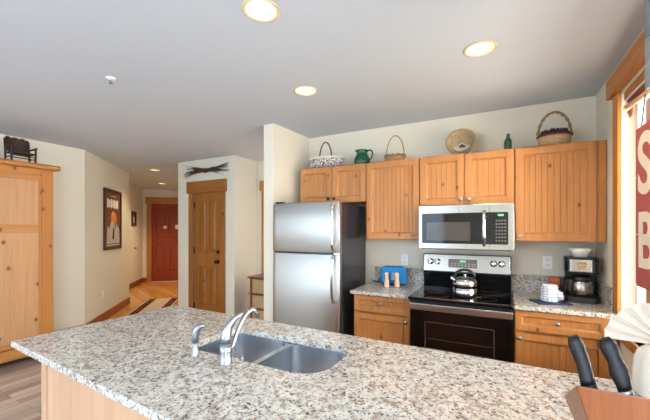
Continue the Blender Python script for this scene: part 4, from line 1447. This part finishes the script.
# ================================================================== FOREGROUND RIGHT: NAPKIN FAN + KNIFE BLOCK
nf = thing('napkin_fan', 'white cloth napkin folded into a pleated fan on the island', 'napkin', (0.500, 1.53, 0.9145), R(-22))
fan = MB()
N = 20
pts_o, pts_i, pts_m = [], [], []
for i in range(N + 1):
    a = R(-4 + 188 * i / N)
    zig = 0.012 * (1 if i % 2 else -1)
    rr = 0.170 * (1.0 if i % 2 else 0.955)
    pts_o.append((rr * math.cos(a), zig + 0.62 * rr * math.sin(a), 0.175 + 0.78 * rr * math.sin(a)))
    pts_m.append((0.5 * rr * math.cos(a), zig * 0.7 + 0.31 * rr * math.sin(a), 0.175 + 0.39 * rr * math.sin(a)))
    pts_i.append((0.016 * math.cos(a), zig * 0.3, 0.175 + 0.016 * math.sin(a)))
for off in (0,):
    O = [fan.v(p) for p in pts_o]
    Mm = [fan.v(p) for p in pts_m]
    I = [fan.v(p) for p in pts_i]
    for i in range(N):
        fan.f([I[i], I[i + 1], Mm[i + 1], Mm[i]])
        fan.f([Mm[i], Mm[i + 1], O[i + 1], O[i]])
fo = fan.build('pleated_fan', 'napkin', nf)
so = fo.modifiers.new('solid', 'SOLIDIFY')
so.thickness = 0.003
MB().lathe([(0, 0.0), (0.085, 0.0), (0.088, 0.006), (0.086, 0.06), (0.082, 0.12), (0.072, 0.150), (0.042, 0.166), (0.016, 0.176), (0, 0.178)], (0, 0, 0), 48, wob=lambda a, z: 0.035 * math.sin(8 * a)).build('gathered_base', 'napkin', nf)
MB().tube([(0.019 * math.cos(2 * PI * i / 24), 0.019 * math.sin(2 * PI * i / 24), 0.172) for i in range(24)], 0.007, 8, True, flat=1.6).build('napkin_ring', 'block_wood', nf)

kb_ = thing('knife_block', 'reddish brown slanted wooden knife block in the foreground', 'knife block', (0.19, 0.79, 0.9145))
BL = MB()
KS = 0.278


def kv(x, y, z):
    return BL.v((x - KS * (z - 1.208) - 0.19, y - 0.79, z - 0.9145))


kx0, kx1 = 0.117, 0.272
q = [kv(kx0, 0.718, 0.9145), kv(kx1, 0.718, 0.9145), kv(kx1, 0.855, 0.9145), kv(kx0, 0.855, 0.9145),
     kv(kx0, 0.718, 1.208), kv(kx1, 0.718, 1.208), kv(kx1 - 0.02, 0.855, 1.130), kv(kx0 - 0.02, 0.855, 1.130)]
for fi in ((3, 2, 1, 0), (4, 5, 6, 7), (0, 1, 5, 4), (1, 2, 6, 5), (2, 3, 7, 6), (3, 0, 4, 7)):
    BL.f([q[i_] for i_ in fi])
BL.build('block', 'block_wood', kb_, bevel=0.003)


def knife(label, base, d, w, grooves, bol):
    t = thing('knife', label, 'knife', base, 0, 'black handled knives in the block')
    d = Vector(d)
    side = Vector((0.884, 0.467, 0))
    n = len(w)
    pts = []
    for i in range(n):
        u = i / (n - 1)
        pts.append(Vector((0, 0, 0)) + d * u + side * (0.003 * math.sin(PI * u)))
    g = MB().tube(pts, w, 14, flat=0.55, up=(-0.467, 0.884, 0))
    g.build('grip', 'black_grip', t)
    MB().tube([pts[0] - d * 0.10, pts[0] + d * 0.02], [w[0] * 1.02, w[0] * 1.0], 14, flat=0.6, up=(-0.467, 0.884, 0)).build('bolster', 'nickel' if bol else 'black_grip', t)
    for u in ((0.25, 0.5, 0.75) if grooves else ()):
        p = d * u
        MB().tube([p + side * (0.003 * math.sin(PI * u)) + Vector((0.467, -0.884, 0)) * (0.0085), p + side * (0.003 * math.sin(PI * u)) + Vector((0.467, -0.884, 0)) * 0.0105], 0.003, 10).build('rivet', 'nickel', t)
    return t


knife('black handled knife with smooth grip at the left of the block', (0.1385, 0.738, 1.205), (-0.023, 0.0, 0.083), [0.82 * w_ for w_ in [0.0160, 0.0158, 0.0155, 0.0152, 0.0155, 0.0160, 0.0165, 0.0155, 0.010]], False, False)
knife('black handled knife with contoured grip and silver collar, nearer the napkin fan', (0.190, 0.744, 1.203), (-0.028, 0.0, 0.086), [0.88 * w_ for w_ in [0.0135, 0.0140, 0.0165, 0.0185, 0.0172, 0.0140, 0.0150, 0.0172, 0.0165, 0.010]], False, True)
